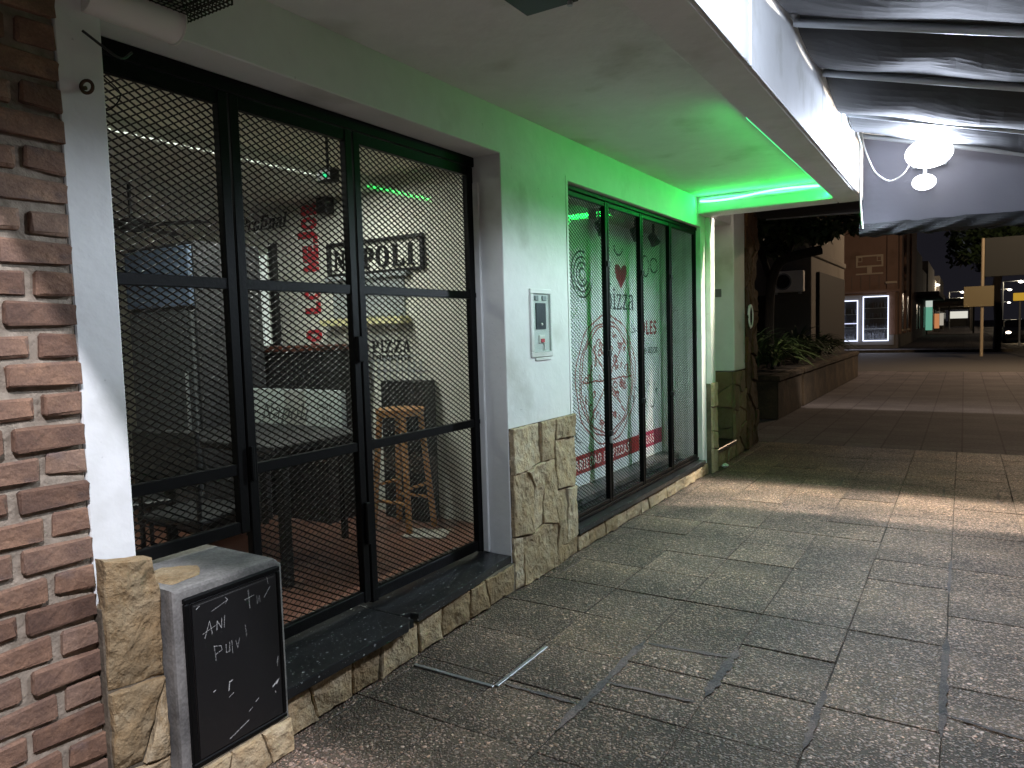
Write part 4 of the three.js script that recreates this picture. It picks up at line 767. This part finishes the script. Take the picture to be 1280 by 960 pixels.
// ---------------------------------------------------------------- lamps and awnings that stand outside the picture and light it
function streetLamp(label, base, head, color, power, size, tint, cone, aim = [0, 0]) {
  const t = thing('street_lamp', label, 'street lamp', base, 'street lamps along the kerb'), [hx, hy, hz] = [head[0] - base[0], head[1] - base[1], head[2] - base[2]];
  part('pole', new THREE.CylinderGeometry(0.05, 0.085, hy - 0.1, 14).translate(0, (hy - 0.1) / 2, 0), M.galv, t);
  part('arm', tube([[0, hy - 0.16, 0], [hx * 0.25, hy + 0.18, hz * 0.25], [hx * 0.85, hy + 0.16, hz * 0.85], [hx, hy + 0.14, hz]], 0.03, 24, 8), M.galv, t);
  part('hood', new THREE.CylinderGeometry(0.06, 0.17, 0.1, 20).translate(hx, hy + 0.1, hz), M.greyPaint, t);
  part('bulb', new THREE.SphereGeometry(0.12, 20, 12).scale(1, 0.5, 1).translate(hx, hy, hz), glow(...tint), t);
  if (!cone) { bulbLight(t, [hx, hy, hz], color, power, size); return t; }
  const l = new THREE.SpotLight(color, power, 0, cone, 0.5); l.position.set(hx, hy, hz); l.castShadow = true; l.shadow.radius = size; t.add(l); l.target.position.set(hx + aim[0], 0, hz + aim[1]); t.add(l.target);
  return t;
}
streetLamp('white street lamp on a pole at the kerb facing the brick wall', [2.05, 0, 1.1], [1.35, 5.5, 0.85], 0xf1f0ff, POWER.near, 4, [30, 29, 28], 0.95, [-2.6, -1.6]);
streetLamp('white street lamp on a pole at the kerb past the end of the awning', [2.05, 0, -9.0], [1.3, 6.5, -8.4], 0xfff0e0, POWER.gap, 9, [30, 29, 27], 1.15, [-1.6, 1.6]);
function sideAwning(label, x0, x1, y0, y1, z0, z1, posts) {
  const t = thing('neighbour_awning', label, 'awning', [0, 0, 0], 'awnings of the neighbouring houses'), tris = [], n = 16;
  const p = (i, j) => { const x = x0 + (x1 - x0) * i / n, z = z0 + (z1 - z0) * j / n; return [x, y0 + (y1 - y0) * i / n - 0.05 * Math.sin(3.14 * ((j / n * 3) % 1)), z]; };
  for (let i = 0; i < n; i++) for (let j = 0; j < n; j++) { const a = p(i, j), b = p(i + 1, j), c = p(i + 1, j + 1), d = p(i, j + 1); tris.push(...a, ...b, ...c, ...a, ...c, ...d); }
  part('cloth', metric(fromTris(tris)), M.vinyl, t);
  for (const z of [z0, z1]) part('rib', rod([x0, y0, z], [x1, y1, z], 0.022), M.galv, t);
  part('front_rail', rod([x1, y1, z0], [x1, y1, z1], 0.024), M.galv, t);
  for (const z of posts) part('post', rod([x1, 0, z], [x1, y1, z], 0.03), M.galv, t);
  return t;
}
sideAwning('dark awning on posts over the entrance past the shop', -2.5, 1.5, 3.05, 2.95, -7.66, -11.2, [-7.66, -11.2]);
{
  const t = thing('awning_lamp', 'bare white bulb hung under the middle of the awning before the shop door', 'lamp', [-0.3, 2.8, -2.35], 'bare bulbs hung under awnings');
  part('bulb', new THREE.SphereGeometry(0.06, 18, 12), glow(40, 41, 44), t);
  part('socket', new THREE.CylinderGeometry(0.024, 0.026, 0.08, 14).translate(0, 0.09, 0), M.whitePaint, t);
  part('shade', new THREE.LatheGeometry([[0.03, 0.085], [0.09, 0.08], [0.17, 0.055], [0.175, 0.052], [0.17, 0.06], [0.09, 0.088], [0.03, 0.095]].map((p) => new THREE.Vector2(...p)), 32), S({ color: 0x2c2f31, roughness: 0.5, side: THREE.DoubleSide }), t);
  part('cord', rod([0, 0.13, 0], [0, 0.17, -0.02], 0.005), M.whitePaint, t);
  bulbLight(t, [0, 0, 0], COOL, POWER.over, 3);
}

// ---------------------------------------------------------------- the next entrance, garden and planter
{
  const t = thing('entrance_pillar', 'white entrance pillar with dark stone base and a rough brown stone column', 'pillar');
  part('pillar', bx(-3.4, W + 0.01, 0.98, 3.3, -8.28, -8.75, 0.01), M.plaster, t);
  part('pillar_base', bx(-3.39, W - 0.01, 0, 0.978, -8.29, -8.745, 0.01), M.stoneMortar, t).name = 'stone_base';
  const b = t.children[1];
  cladding(b, voronoi(2.22, 3.1, 0.2, 0.975, 4, 4, 0.42), M.darkStone, (u, v, w) => [-u, v, -8.29 + w], 0.006, 0.025, 0.01);
  cladding(b, voronoi(8.29, 8.745, 0.01, 0.975, 2, 4, 0.42), M.darkStone, onFront(W - 0.01), 0.006, 0.028, 0.012);
  part('back_wall', bx(-3.5, -3.401, 0, 3.3, -7.381, -8.75, 0.004), M.dimWall, t);
  const dr = part('door', bx(-3.4, -3.36, 0.201, 2.3, -7.5, -8.2, 0.006), M.darkWood, t);
  part('handle', new THREE.SphereGeometry(0.03, 12, 8).translate(-3.335, 1.2, -8.1), M.steel, dr);
  part('lintel', bx(-3.4, W - 0.02, 2.62, 3.3, -7.385, -8.279, 0.006), M.plaster, t);
  part('step', bx(-3.4, W + 0.03, 0.155, 0.2, -7.42, -8.285, 0.006), M.terrazzo, t);
  const sb = part('stone_base', bx(-3.4, W, 0, 0.154, -7.405, -8.285, 0.004), M.stoneMortar, t);
  cladding(sb, rowOfStones(7.41, 8.28, 0.002, 0.152, 0.12, 0.22), M.stone, onFront(W), 0.005, 0.022, 0.008);
  const col = part('column', bx(-2.7, W - 0.01, 0, 3.3, -8.755, -9.3, 0.02), M.bark, t);
  cladding(col, voronoi(8.76, 9.3, 0.01, 3.0, 2, 9, 0.42), [0x6b5340, 0x7a6049, 0x5c4737].map((c) => S({ color: c, map: scaled(stoneTex, 2), bumpMap: scaled(stoneBump, 3), bumpScale: 0.015, roughness: 0.95 })), onFront(W - 0.01), 0.006, 0.04, 0.02);
  const ring = thing('number_plaque', 'pale oval ring plaque on the brown stone column', 'plaque', [W + 0.045, 1.6, -8.87]);
  part('ring', new THREE.TorusGeometry(0.11, 0.016, 10, 30).scale(0.75, 1.15, 1).rotateY(Math.PI / 2), M.whitePaint, ring);
  part('plate', new THREE.CylinderGeometry(0.1, 0.1, 0.01, 26).scale(1.1, 1, 0.75).rotateZ(Math.PI / 2), M.bark, ring);
  const np = thing('number_plaque', 'small grey house number tile on the white entrance pillar', 'plaque', [-2.39, 1.87, -8.277]);
  part('tile', bx(-0.05, 0.05, -0.045, 0.045, 0.0005, 0.012, 0.003), S({ color: lin(0.16, 0.16, 0.15), roughness: 0.5 }), np);
  const pp = thing('paper_scrap', 'crumpled white paper scrap on the pavement against the stone base', 'litter', [-2.13, 0.001, -7.62]);
  const pg = new THREE.IcosahedronGeometry(0.035, 2), pa = pg.attributes.position; for (let i = 0; i < pa.count; i++) { const k = 0.7 + 0.45 * Math.abs(n3(Math.round(pa.getX(i) * 300), Math.round(pa.getY(i) * 300), Math.round(pa.getZ(i) * 300))); pa.setXYZ(i, pa.getX(i) * k, Math.max(-0.02, pa.getY(i) * k * 0.7) + 0.02, pa.getZ(i) * k); } pg.computeVertexNormals();
  part('paper', pg, M.whitePaint, pp);
}
{
  const t = thing('garden_planter', 'long concrete planter box with a thick coping along the pavement', 'planter');
  const wallMat = S({ color: 0xb59b80, map: scaled(concreteTex, 0.7), bumpMap: scaled(concreteBump, 1.5), bumpScale: 0.01, roughness: 0.95 });
  for (const [a, b] of [[-11.8, -13.75], [-13.95, -21.9]]) {
    part('wall', bx(-3.5, -2.46, 0, 0.6, a, b, 0.012), wallMat, t);
    part('coping', bx(-3.5, -2.43, 0.601, 0.69, a + 0.03, b - 0.03, 0.015), wallMat, t);
  }
  part('wall', bx(-3.5, -2.5, 0, 0.66, -13.752, -13.948, 0.006), wallMat, t);
  part('soil', bx(-3.42, -2.6, 0.6905, 0.7, -11.95, -21.8, 0.003), S({ color: 0x2a211a, roughness: 1 }), t);
}
function strapPlant(label, x, y, z, n, len, width, mi) {
  const t = thing('strap_leaf_plant', label, 'plant', [x, y, z], 'plants in the long planter'), tris = [];
  for (let k = 0; k < n; k++) {
    const a = rr(0, 6.283), out = rr(0.35, 1.0), L = len * rr(0.65, 1.1), dx = Math.cos(a), dz = Math.sin(a), seg = 7, w = width * rr(0.7, 1.2), pts = [];
    for (let s = 0; s <= seg; s++) { const u = s / seg, r = L * out * u * (0.5 + 0.5 * u), h = L * (1.15 * u - (0.35 + out * 0.75) * u * u), ww = w * Math.sin(Math.PI * Math.min(1, u * 0.85 + 0.12)) ; pts.push([dx * r - dz * ww, h, dz * r + dx * ww, dx * r, h - ww * 0.35, dz * r, dx * r + dz * ww, h, dz * r - dx * ww]); }
    for (let s = 0; s < seg; s++) { const p = pts[s], q = pts[s + 1], P = (v, i) => v.slice(i * 3, i * 3 + 3); for (let i = 0; i < 2; i++) tris.push(...P(p, i), ...P(p, i + 1), ...P(q, i + 1), ...P(p, i), ...P(q, i + 1), ...P(q, i)); }
  }
  const f = part('foliage', fromTris(tris), M.leaf[mi], t); f.userData.kind = 'stuff';
  part('stem', rod([0, 0, 0], [0, 0.2, 0], 0.05, 8), M.bark, t);
}
const plants = [[-2.95, -12.3, 46, 0.9, 0.03, 0, 'broad arching strap plant at the street end of the planter'], [-3.2, -12.9, 50, 1.25, 0.028, 2, 'tall dark strap plant behind the arching one'], [-2.85, -13.3, 44, 0.8, 0.03, 1, 'light green strap plant over the planter gap'], [-3.0, -14.4, 50, 1.05, 0.03, 0, 'dense strap plant under the bent tree'], [-2.85, -15.3, 40, 0.8, 0.025, 1, 'low light green strap plant halfway along the planter'], [-3.05, -16.4, 46, 1.1, 0.03, 2, 'dark upright strap plant below the air conditioner'], [-2.9, -17.6, 40, 0.85, 0.03, 0, 'spreading strap plant in front of the dark wooden gate'], [-3.0, -19.0, 44, 0.9, 0.03, 2, 'dark strap plant near the planter end'], [-2.95, -20.4, 40, 0.7, 0.03, 1, 'last low strap plant in the planter']];
for (const [x, z, n, L, w, m, label] of plants) strapPlant(label, x, 0.7, z, Math.round(n * 1.5), L * 1.25, w, m);
function leafCloud(cx, cy, cz, rx, ry, rz, n, size) {
  const tris = [], clumps = Array.from({ length: 26 }, () => { let x, y, z; do { x = rr(-1, 1); y = rr(-1, 1); z = rr(-1, 1); } while (x * x + y * y + z * z > 1); return [cx + x * rx, cy + y * ry, cz + z * rz, rr(0.16, 0.34)]; });
  for (let k = 0; k < n; k++) {
    const c = clumps[(rnd() * 26) | 0], a = rr(0, 6.28), b = rr(-1.2, 1.2), d = c[3] * Math.cbrt(rnd()), th = rr(0, 6.28), ph = Math.acos(rr(-1, 1)), s = size * rr(0.6, 1.3);
    const p = V(c[0] + d * Math.sin(ph) * Math.cos(th) * rx, c[1] + d * Math.cos(ph) * ry * 1.3, c[2] + d * Math.sin(ph) * Math.sin(th) * rz), u = V(Math.cos(a) * Math.cos(b), Math.sin(b), Math.sin(a) * Math.cos(b)), w = V(-Math.sin(a), 0.3, Math.cos(a)).normalize().multiplyScalar(s * 0.35);
    const q = p.clone().addScaledVector(u, s), m = p.clone().addScaledVector(u, s * 0.5);
    tris.push(p.x, p.y, p.z, m.x + w.x, m.y + w.y, m.z + w.z, q.x, q.y, q.z, p.x, p.y, p.z, q.x, q.y, q.z, m.x - w.x, m.y - w.y, m.z - w.z);
  }
  return fromTris(tris);
}
{
  const t = thing('garden_tree', 'small bent dark tree growing from the planter', 'tree', [-3.05, 0.7, -14.0]);
  part('trunk', merge([tube([[0, 0, 0], [-0.03, 0.7, 0], [0.02, 1.5, 0.05], [0.22, 1.95, 0.1], [0.9, 2.08, 0.2]], 0.085, 40, 10), tube([[0.03, 1.55, 0.05], [-0.2, 2.1, -0.2], [-0.5, 2.6, -0.5]], 0.06, 20, 8), tube([[0.3, 1.98, 0.1], [0.4, 2.4, -0.3], [0.7, 2.8, -0.6]], 0.045, 20, 8)]), M.bark, t);
  const c = part('crown', leafCloud(0.2, 2.75, -0.2, 1.5, 0.65, 1.6, 5200, 0.16), M.leaf[2], t); c.userData.kind = 'stuff';
}
{
  const t = thing('garden_house', 'unlit pale house set back behind the planter', 'house');
  part('wall', bx(-11, -3.1, 0, 4.2, -18.5, -24.1, 0.02), M.dimWall, t);
  part('cornice', bx(-11, -3.05, 3.1, 3.25, -18.44, -24.1, 0.02), M.dimWall, t);
  part('window', bx(-4.9, -4.0, 1.2, 2.2, -18.46, -18.499, 0.006), M.blackGloss, t);
  part('wooden_screen', bx(-3.098, -3.02, 0, 2.75, -19.2, -23.6, 0.01), S({ color: lin(0.02, 0.017, 0.015), roughness: 0.8 }), t);
  const side = thing('garden_wall', 'dark boundary wall at the back of the garden', 'wall');
  part('wall', bx(-11, -5.2, 0, 3.2, -9.3, -9.5, 0.01), M.dimWall, side); part('coping', bx(-11, -5.15, 3.201, 3.26, -9.26, -9.54, 0.01), M.concrete, side);
  const ac = thing('air_conditioner', 'white air conditioner unit on the wall of the pale house', 'air conditioner', [-3.56, 2.25, -18.44]);
  part('casing', bx(-0.4, 0.34, 0, 0.5, 0.002, 0.26, 0.02), M.whitePaint, ac);
  part('fan_grille', new THREE.TorusGeometry(0.18, 0.02, 8, 28).translate(-0.12, 0.25, 0.262), M.greyPaint, ac);
  part('fan_opening', new THREE.CylinderGeometry(0.175, 0.175, 0.012, 28).rotateX(Math.PI / 2).translate(-0.12, 0.25, 0.2605), M.black, ac);
  for (const x of [-0.3, 0.25]) part('bracket', bx(x - 0.02, x + 0.02, -0.05, -0.001, 0.001, 0.28, 0.004), M.steel, ac);
}

// ---------------------------------------------------------------- across the side street
{
  const walk2 = structure('sidewalk', bx(-12, 1.8, -0.2, -0.005, -42.2, -82, 0.02), M.farPaving);
  part('kerb', bx(-12, 1.8, -0.25, 0.0, -42.0, -42.199, 0.02), M.kerb, walk2); part('kerb', bx(1.801, 2.0, -0.25, 0.0, -42.0, -82, 0.02), M.kerb, walk2);
  const walk3 = structure('sidewalk', bx(-12, 1.8, -0.2, -0.005, -84, -172, 0.02), M.farPaving);
  part('kerb', bx(-12, 1.8, -0.25, 0.0, -83.6, -83.999, 0.02), M.paleConcrete, walk3); part('kerb', bx(1.801, 2.0, -0.25, 0.0, -83.6, -172, 0.02), M.kerb, walk3);
  const walk4 = structure('sidewalk', bx(-12, 1.8, -0.2, -0.005, -174, -300, 0.02), M.farPaving);
  part('kerb', bx(-12, 1.8, -0.25, 0.0, -173.6, -173.999, 0.02), M.paleConcrete, walk4);

  const Z = -44.2, t = thing('corner_building', 'old pinkish corner shop building with moulded panels across the side street', 'building');
  part('wall', bx(-13, -3.05, 0, 8.5, Z, -62, 0.03), M.pinkWall, t);
  part('plinth', bx(-13.05, -3.0, 0, 0.75, Z + 0.06, -62.05, 0.02), M.dimWall, t);
  for (const x of [-3.35, -6.9]) { part('pilaster', bx(x - 0.22, x + 0.22, 0.751, 8.3, Z + 0.001, Z + 0.12, 0.02), M.pinkWall, t); part('pilaster_cap', bx(x - 0.28, x + 0.28, 3.5, 3.62, Z + 0.121, Z + 0.2, 0.02), M.creamTrim, t); }
  for (const z of [-45.2, -49, -54]) part('pilaster', bx(-3.049, -2.93, 0.751, 8.3, z, z - 0.5, 0.02), M.pinkWall, t);
  for (const z of [-46.6, -51]) { const w = part('window', bx(-3.049, -3.0, 1.0, 3.0, z, z - 1.4, 0.01), M.blackGloss, t); part('sill', bx(-2.999, -2.9, 0.9, 0.998, z + 0.1, z - 1.5, 0.01), M.creamTrim, w); }
  const fr = (x0, x1, y0, y1, w) => { for (const [a, b, c, d] of [[x0, x1, y1 - w, y1], [x0, x1, y0, y0 + w], [x0, x0 + w, y0 + w + 0.001, y1 - w - 0.001], [x1 - w, x1, y0 + w + 0.001, y1 - w - 0.001]]) part('moulding', bx(a, b, c, d, Z + 0.001, Z + 0.05, 0.01), M.creamTrim, t); };
  fr(-5.1, -3.75, 4.45, 5.1, 0.09); fr(-5.02, -4.78, 4.75, 5.02, 0.04); fr(-4.07, -3.83, 4.75, 5.02, 0.04);
  part('moulding', bx(-5.1, -3.75, 4.05, 4.13, Z + 0.001, Z + 0.06, 0.01), M.creamTrim, t);
  part('moulding', bx(-4.55, -4.3, 4.1301, 4.5, Z + 0.001, Z + 0.07, 0.02), M.creamTrim, t);
  for (const x of [-5.3, -4.85, -4.4, -3.95]) part('panel_joint', bx(x - 0.015, x + 0.015, 3.25, 4.0, Z + 0.001, Z + 0.02, 0.004), M.dimWall, t);
  part('cornice', bx(-13.1, -2.9, 3.05, 3.2, Z + 0.003, Z + 0.14, 0.02), M.pinkWall, t);
  const surround = part('shopfront', bx(-5.95, -3.2, 0.2, 2.95, Z + 0.062, Z + 0.1, 0.01), S({ color: lin(0.25, 0.25, 0.25), roughness: 0.7 }), t);
  // two display windows edged with LED light
  const shelf = [0x33384a, 0x454a5c, 0x262a38, 0x5a5f70, 0x3a2f3a];
  for (const [x0, x1, y1] of [[-5.72, -4.95, 2.68], [-4.72, -3.45, 2.86]]) {
    const y0 = 0.42, w = thing('lit_display_window', x0 < -5 ? 'narrow shop display window edged with white LED light' : 'wide shop display window edged with white LED light and full shelves', 'window', [0, 0, Z + 0.102], 'LED edged display windows');
    part('back', bx(x0, x1, y0, y1, 0.001, 0.02, 0.004), S({ color: lin(0.03, 0.032, 0.045), roughness: 0.4 }), w);
    const lit = glow(1.5, 1.6, 2.0), e = 0.055;
    for (const [a, b, c, d] of [[x0, x1, y1 - e, y1], [x0, x1, y0, y0 + e], [x0, x0 + e, y0 + e + 0.001, y1 - e - 0.001], [x1 - e, x1, y0 + e + 0.001, y1 - e - 0.001]]) part('led_edge_light', bx(a, b, c, d, 0.12, 0.16, 0.006), lit, w);
    if (x0 < -5) part('led_edge_light', bx(x0 + e, x1 - e, 1.38, 1.43, 0.12, 0.16, 0.006), glow(0.9, 0.95, 1.3), w);
    const n = x0 < -5 ? 3 : 4;
    for (let s = 0; s < n; s++) { const sy = y0 + 0.12 + s * (y1 - y0 - 0.2) / n; part('shelf', bx(x0 + e + 0.01, x1 - e - 0.01, sy - 0.03, sy, 0.021, 0.118, 0.004), M.steel, w); for (let x = x0 + 0.12; x < x1 - 0.16; x += rr(0.11, 0.17)) part('bottle', new THREE.CylinderGeometry(0.03, 0.042, rr(0.2, 0.36), 8).translate(x, sy + 0.16, 0.07), S({ color: shelf[(rnd() * 5) | 0], roughness: 0.3 }), w); }
    part('pane', bx(x0 + e + 0.002, x1 - e - 0.002, y0 + e + 0.002, y1 - e - 0.002, 0.135, 0.14, 0.001), M.glass, w);
    const l = new THREE.RectAreaLight(0xe6e8ff, 4, x1 - x0, y1 - y0); l.position.set((x0 + x1) / 2, (y0 + y1) / 2, Z + 0.3); l.lookAt((x0 + x1) / 2, 0.9, Z + 5); scene.add(l);
  }
}
// the street running on: houses, canopies, lamps
{
  const fronts = [[-62.2, -74, 7, 'unlit two storey house behind the corner shop'], [-74.2, -82.5, 6, 'low dark shop house by the glowing blade sign'], [-86, -104, 7.5, 'dark block past the pale kerb'], [-104.2, -126, 6.5, 'dark block with a deep canopy in the middle of the street'], [-126.2, -150, 8, 'far dark block with a canopy'], [-150.2, -171, 6, 'last dark block before the far crossing']];
  for (const [a, b, h, label] of fronts) {
    const t = thing('street_house', label, 'building', [0, 0, 0], 'houses along the street');
    part('wall', bx(-14, -3.2, 0, h, a, b, 0.03), M.dimWall, t);
    part('canopy', bx(-3.199, a < -80 ? 0.9 : -1.6, 3.3, 3.6, a - 0.5, b + 0.5, 0.03), M.dimWall, t);
    for (let z = a - 2; z > b + 2; z -= 4) { const w = part('window', bx(-3.199, -3.14, 0.8, 2.7, z, z - 1.8, 0.01), M.blackGloss, t); part('frame', bx(-3.139, -3.12, 2.701, 2.8, z + 0.1, z - 1.9, 0.01), M.creamTrim, w); }
    if (a < -80) for (const z of [a - 1, b + 1]) part('canopy_post', rod([0.8, 0, z], [0.8, 3.3, z], 0.09), M.dimWall, t);
  }
  for (const [x, y0, y1, z, c, label] of [[-2.6, 1.6, 3.0, -171.5, [0.7, 0.68, 0.6], 'pale lit shop front at the far end of the pavement'], [-3.1, 0.4, 2.2, -103.8, [0.5, 0.2, 0.08], 'small orange lit doorway far down the street'], [-3.1, 0.6, 2.4, -125.8, [0.4, 0.36, 0.3], 'dim lit shop window under the far canopy']]) {
    const w = thing('lit_window', label, 'window', [x, 0, z]);
    part('window_glow', bx(-0.02, z < -160 ? 3.2 : 0.5, y0, y1, -0.05, 0.05, 0.01), glow(...c), w);
    part('sash', bx(-0.06, z < -160 ? 3.26 : 0.56, y0 - 0.1, y0 - 0.002, -0.06, 0.06, 0.01), M.black, w);
    part('base', bx(-0.06, z < -160 ? 3.26 : 0.56, -0.004, y0 - 0.102, -0.06, 0.06, 0.01), M.dimWall, w);
  }
  const bs = thing('blade_sign', 'tall white and teal glowing blade sign on the street wall', 'sign', [-3.195, 0, -80]);
  part('sign_face', bx(0.06, 0.62, 2.7, 3.9, -0.1, 0.1, 0.02), glow(0.5, 0.55, 0.5), bs); part('sign_face', bx(0.06, 0.62, 0.5, 2.695, -0.1, 0.1, 0.02), glow(0.12, 0.34, 0.24), bs); part('bracket', bx(0, 0.059, 1.0, 3.6, -0.05, 0.05, 0.01), M.steel, bs);
  const far = [[-2.98, 5.96, -110, 1.3, 'far street lamp with a long arm over the dark houses'], [-0.24, 5.19, -120, 1.0, 'upper of two far street lamps over the middle of the pavement'], [-0.24, 4.42, -125, 1.0, 'lower of two far street lamps over the middle of the pavement'], [5.1, 5.25, -95, 1.2, 'far street lamp over the road'], [5.21, 5.23, -120, 1.1, 'far street lamp beyond the parked cars'], [6.44, 4.0, -150, 1.1, 'farthest street lamp over the road']];
  for (const [x, y, z, s, label] of far) {
    const t = thing('far_street_lamp', label, 'street lamp', [x, 0, z], 'lit street lamps far down the street');
    part('pole', rod([-1.6, 0, 0], [-1.6, y + 0.1, 0], 0.07), M.greyPaint, t); part('arm', rod([-1.6, y + 0.1, 0], [0.1, y + 0.16, 0], 0.04), M.greyPaint, t);
    part('bulb', new THREE.SphereGeometry(0.2, 14, 10).scale(1.2, 0.6, 1).translate(0, y, 0), glow(6 * s, 5.6 * s, 5 * s), t);
    bulbLight(t, [0, y, 0], 0xffe8c8, 40, 8);
  }
}
streetLamp('warm street lamp on a pole at the kerb before the side street', [3.6, 0, -27.5], [2.9, 7.2, -27], WARM, POWER.warm, 6, [16, 9, 4]);
{
  const t = thing('roadside_sign', 'tall pole carrying a grey panel and a beige board by the kerb', 'sign', [0.59, 0, -34]);
  part('pole', rod([0, 0, 0], [0, 4.6, 0], 0.06), S({ color: lin(0.4, 0.33, 0.22), roughness: 0.6 }), t);
  part('panel', bx(0.061, 1.7, 3.1, 4.6, -0.05, 0.05, 0.01), S({ color: lin(0.016, 0.019, 0.018), roughness: 0.7 }), t);
  part('beige_board', bx(-0.62, 0.38, 1.95, 2.75, 0.061, 0.12, 0.01), S({ color: lin(0.2, 0.165, 0.085), roughness: 0.5 }), t);
  part('post', rod([1.66, 0, -0.1], [1.66, 4.4, -0.1], 0.05), M.greyPaint, t);
}
for (const [x, z, label] of [[1.3, -40.7, 'dark street tree trunk behind the roadside sign'], [1.55, -48.5, 'dark street tree trunk past the corner shop']]) {
  const t = thing('street_tree', label, 'tree', [x, 0, z], 'trees along the kerb');
  part('trunk', tube([[0, 0, 0], [0.04, 1.4, 0], [-0.05, 2.9, 0.1], [0.1, 4.2, 0]], 0.17, 24, 10), M.bark, t);
  const c = part('crown', leafCloud(0, 5.6, 0, 2.2, 1.6, 2.2, 4200, 0.3), M.leaf[2], t); c.userData.kind = 'stuff';
}
{
  const t = thing('yellow_sign', 'glowing yellow shop sign on a post beside the road', 'sign', [2.4, 0, -46]);
  part('sign_face', bx(-0.25, 0.4, 2.35, 2.75, -0.06, 0.06, 0.02), glow(0.45, 0.26, 0.02), t); part('post', rod([0.05, 0, 0], [0.05, 2.3, 0], 0.05), M.greyPaint, t);
}
function car(label, x, z, dir, paint, beams) {
  const t = thing('car', label, 'car', [x, -0.14, z], 'cars on the street'); t.rotation.y = dir;
  const prof = (pts, w, name, m, b) => { const s = new THREE.Shape(pts.map((p) => new THREE.Vector2(...p))), g = new THREE.ExtrudeGeometry(s, { depth: w - 2 * b, bevelEnabled: true, bevelThickness: b, bevelSize: b * 0.8, bevelOffset: -b * 0.8, bevelSegments: 2 }); g.translate(0, 0, -w / 2 + b); g.rotateY(-Math.PI / 2); return part(name, g, m, t); };
  prof([[-2.05, 0.3], [-2.1, 0.75], [-1.95, 0.92], [-1.1, 0.98], [1.2, 1.0], [2.0, 0.8], [2.12, 0.55], [2.05, 0.28]], 1.72, 'body', paint, 0.09);
  prof([[-1.7, 0.985], [-1.25, 1.42], [0.25, 1.45], [1.15, 0.99]], 1.5, 'cabin', M.blackGloss, 0.1);
  prof([[-1.2, 1.42], [-1.05, 1.48], [0.15, 1.49], [0.3, 1.44]], 1.34, 'roof', paint, 0.03);
  for (const sx of [-0.78, 0.78]) for (const sz of [-1.3, 1.3]) { const w = part('wheel', new THREE.CylinderGeometry(0.31, 0.31, 0.2, 20).rotateZ(Math.PI / 2).translate(sx, 0.31, sz), M.black, t); part('rim', new THREE.CylinderGeometry(0.18, 0.18, 0.21, 16).rotateZ(Math.PI / 2).translate(sx, 0.31, sz), M.steel, w); }
  for (const sx of [-0.6, 0.6]) { part('headlight', new THREE.SphereGeometry(0.12, 14, 10).scale(1.2, 0.7, 0.5).translate(sx, 0.68, 2.06), beams ? glow(14, 11, 8) : M.galv, t); part('tail_light', bx(sx - 0.12, sx + 0.12, 0.7, 0.85, -2.09, -2.12, 0.01), beams ? M.red : glow(0.35, 0.02, 0.02), t); }
  if (beams) bulbLight(t, [0.6, 0.68, 2.06], 0xffe0b0, 12, 4);
}
car('car with blazing headlights coming down the road', 3.0, -58, 0, S({ color: 0x23262a, roughness: 0.3, metalness: 0.4 }), true);
car('dark parked car with faint red tail lights by the kerb', 3.0, -66, Math.PI, S({ color: 0x16181b, roughness: 0.3, metalness: 0.4 }), false);

renderer.render(scene, camera);
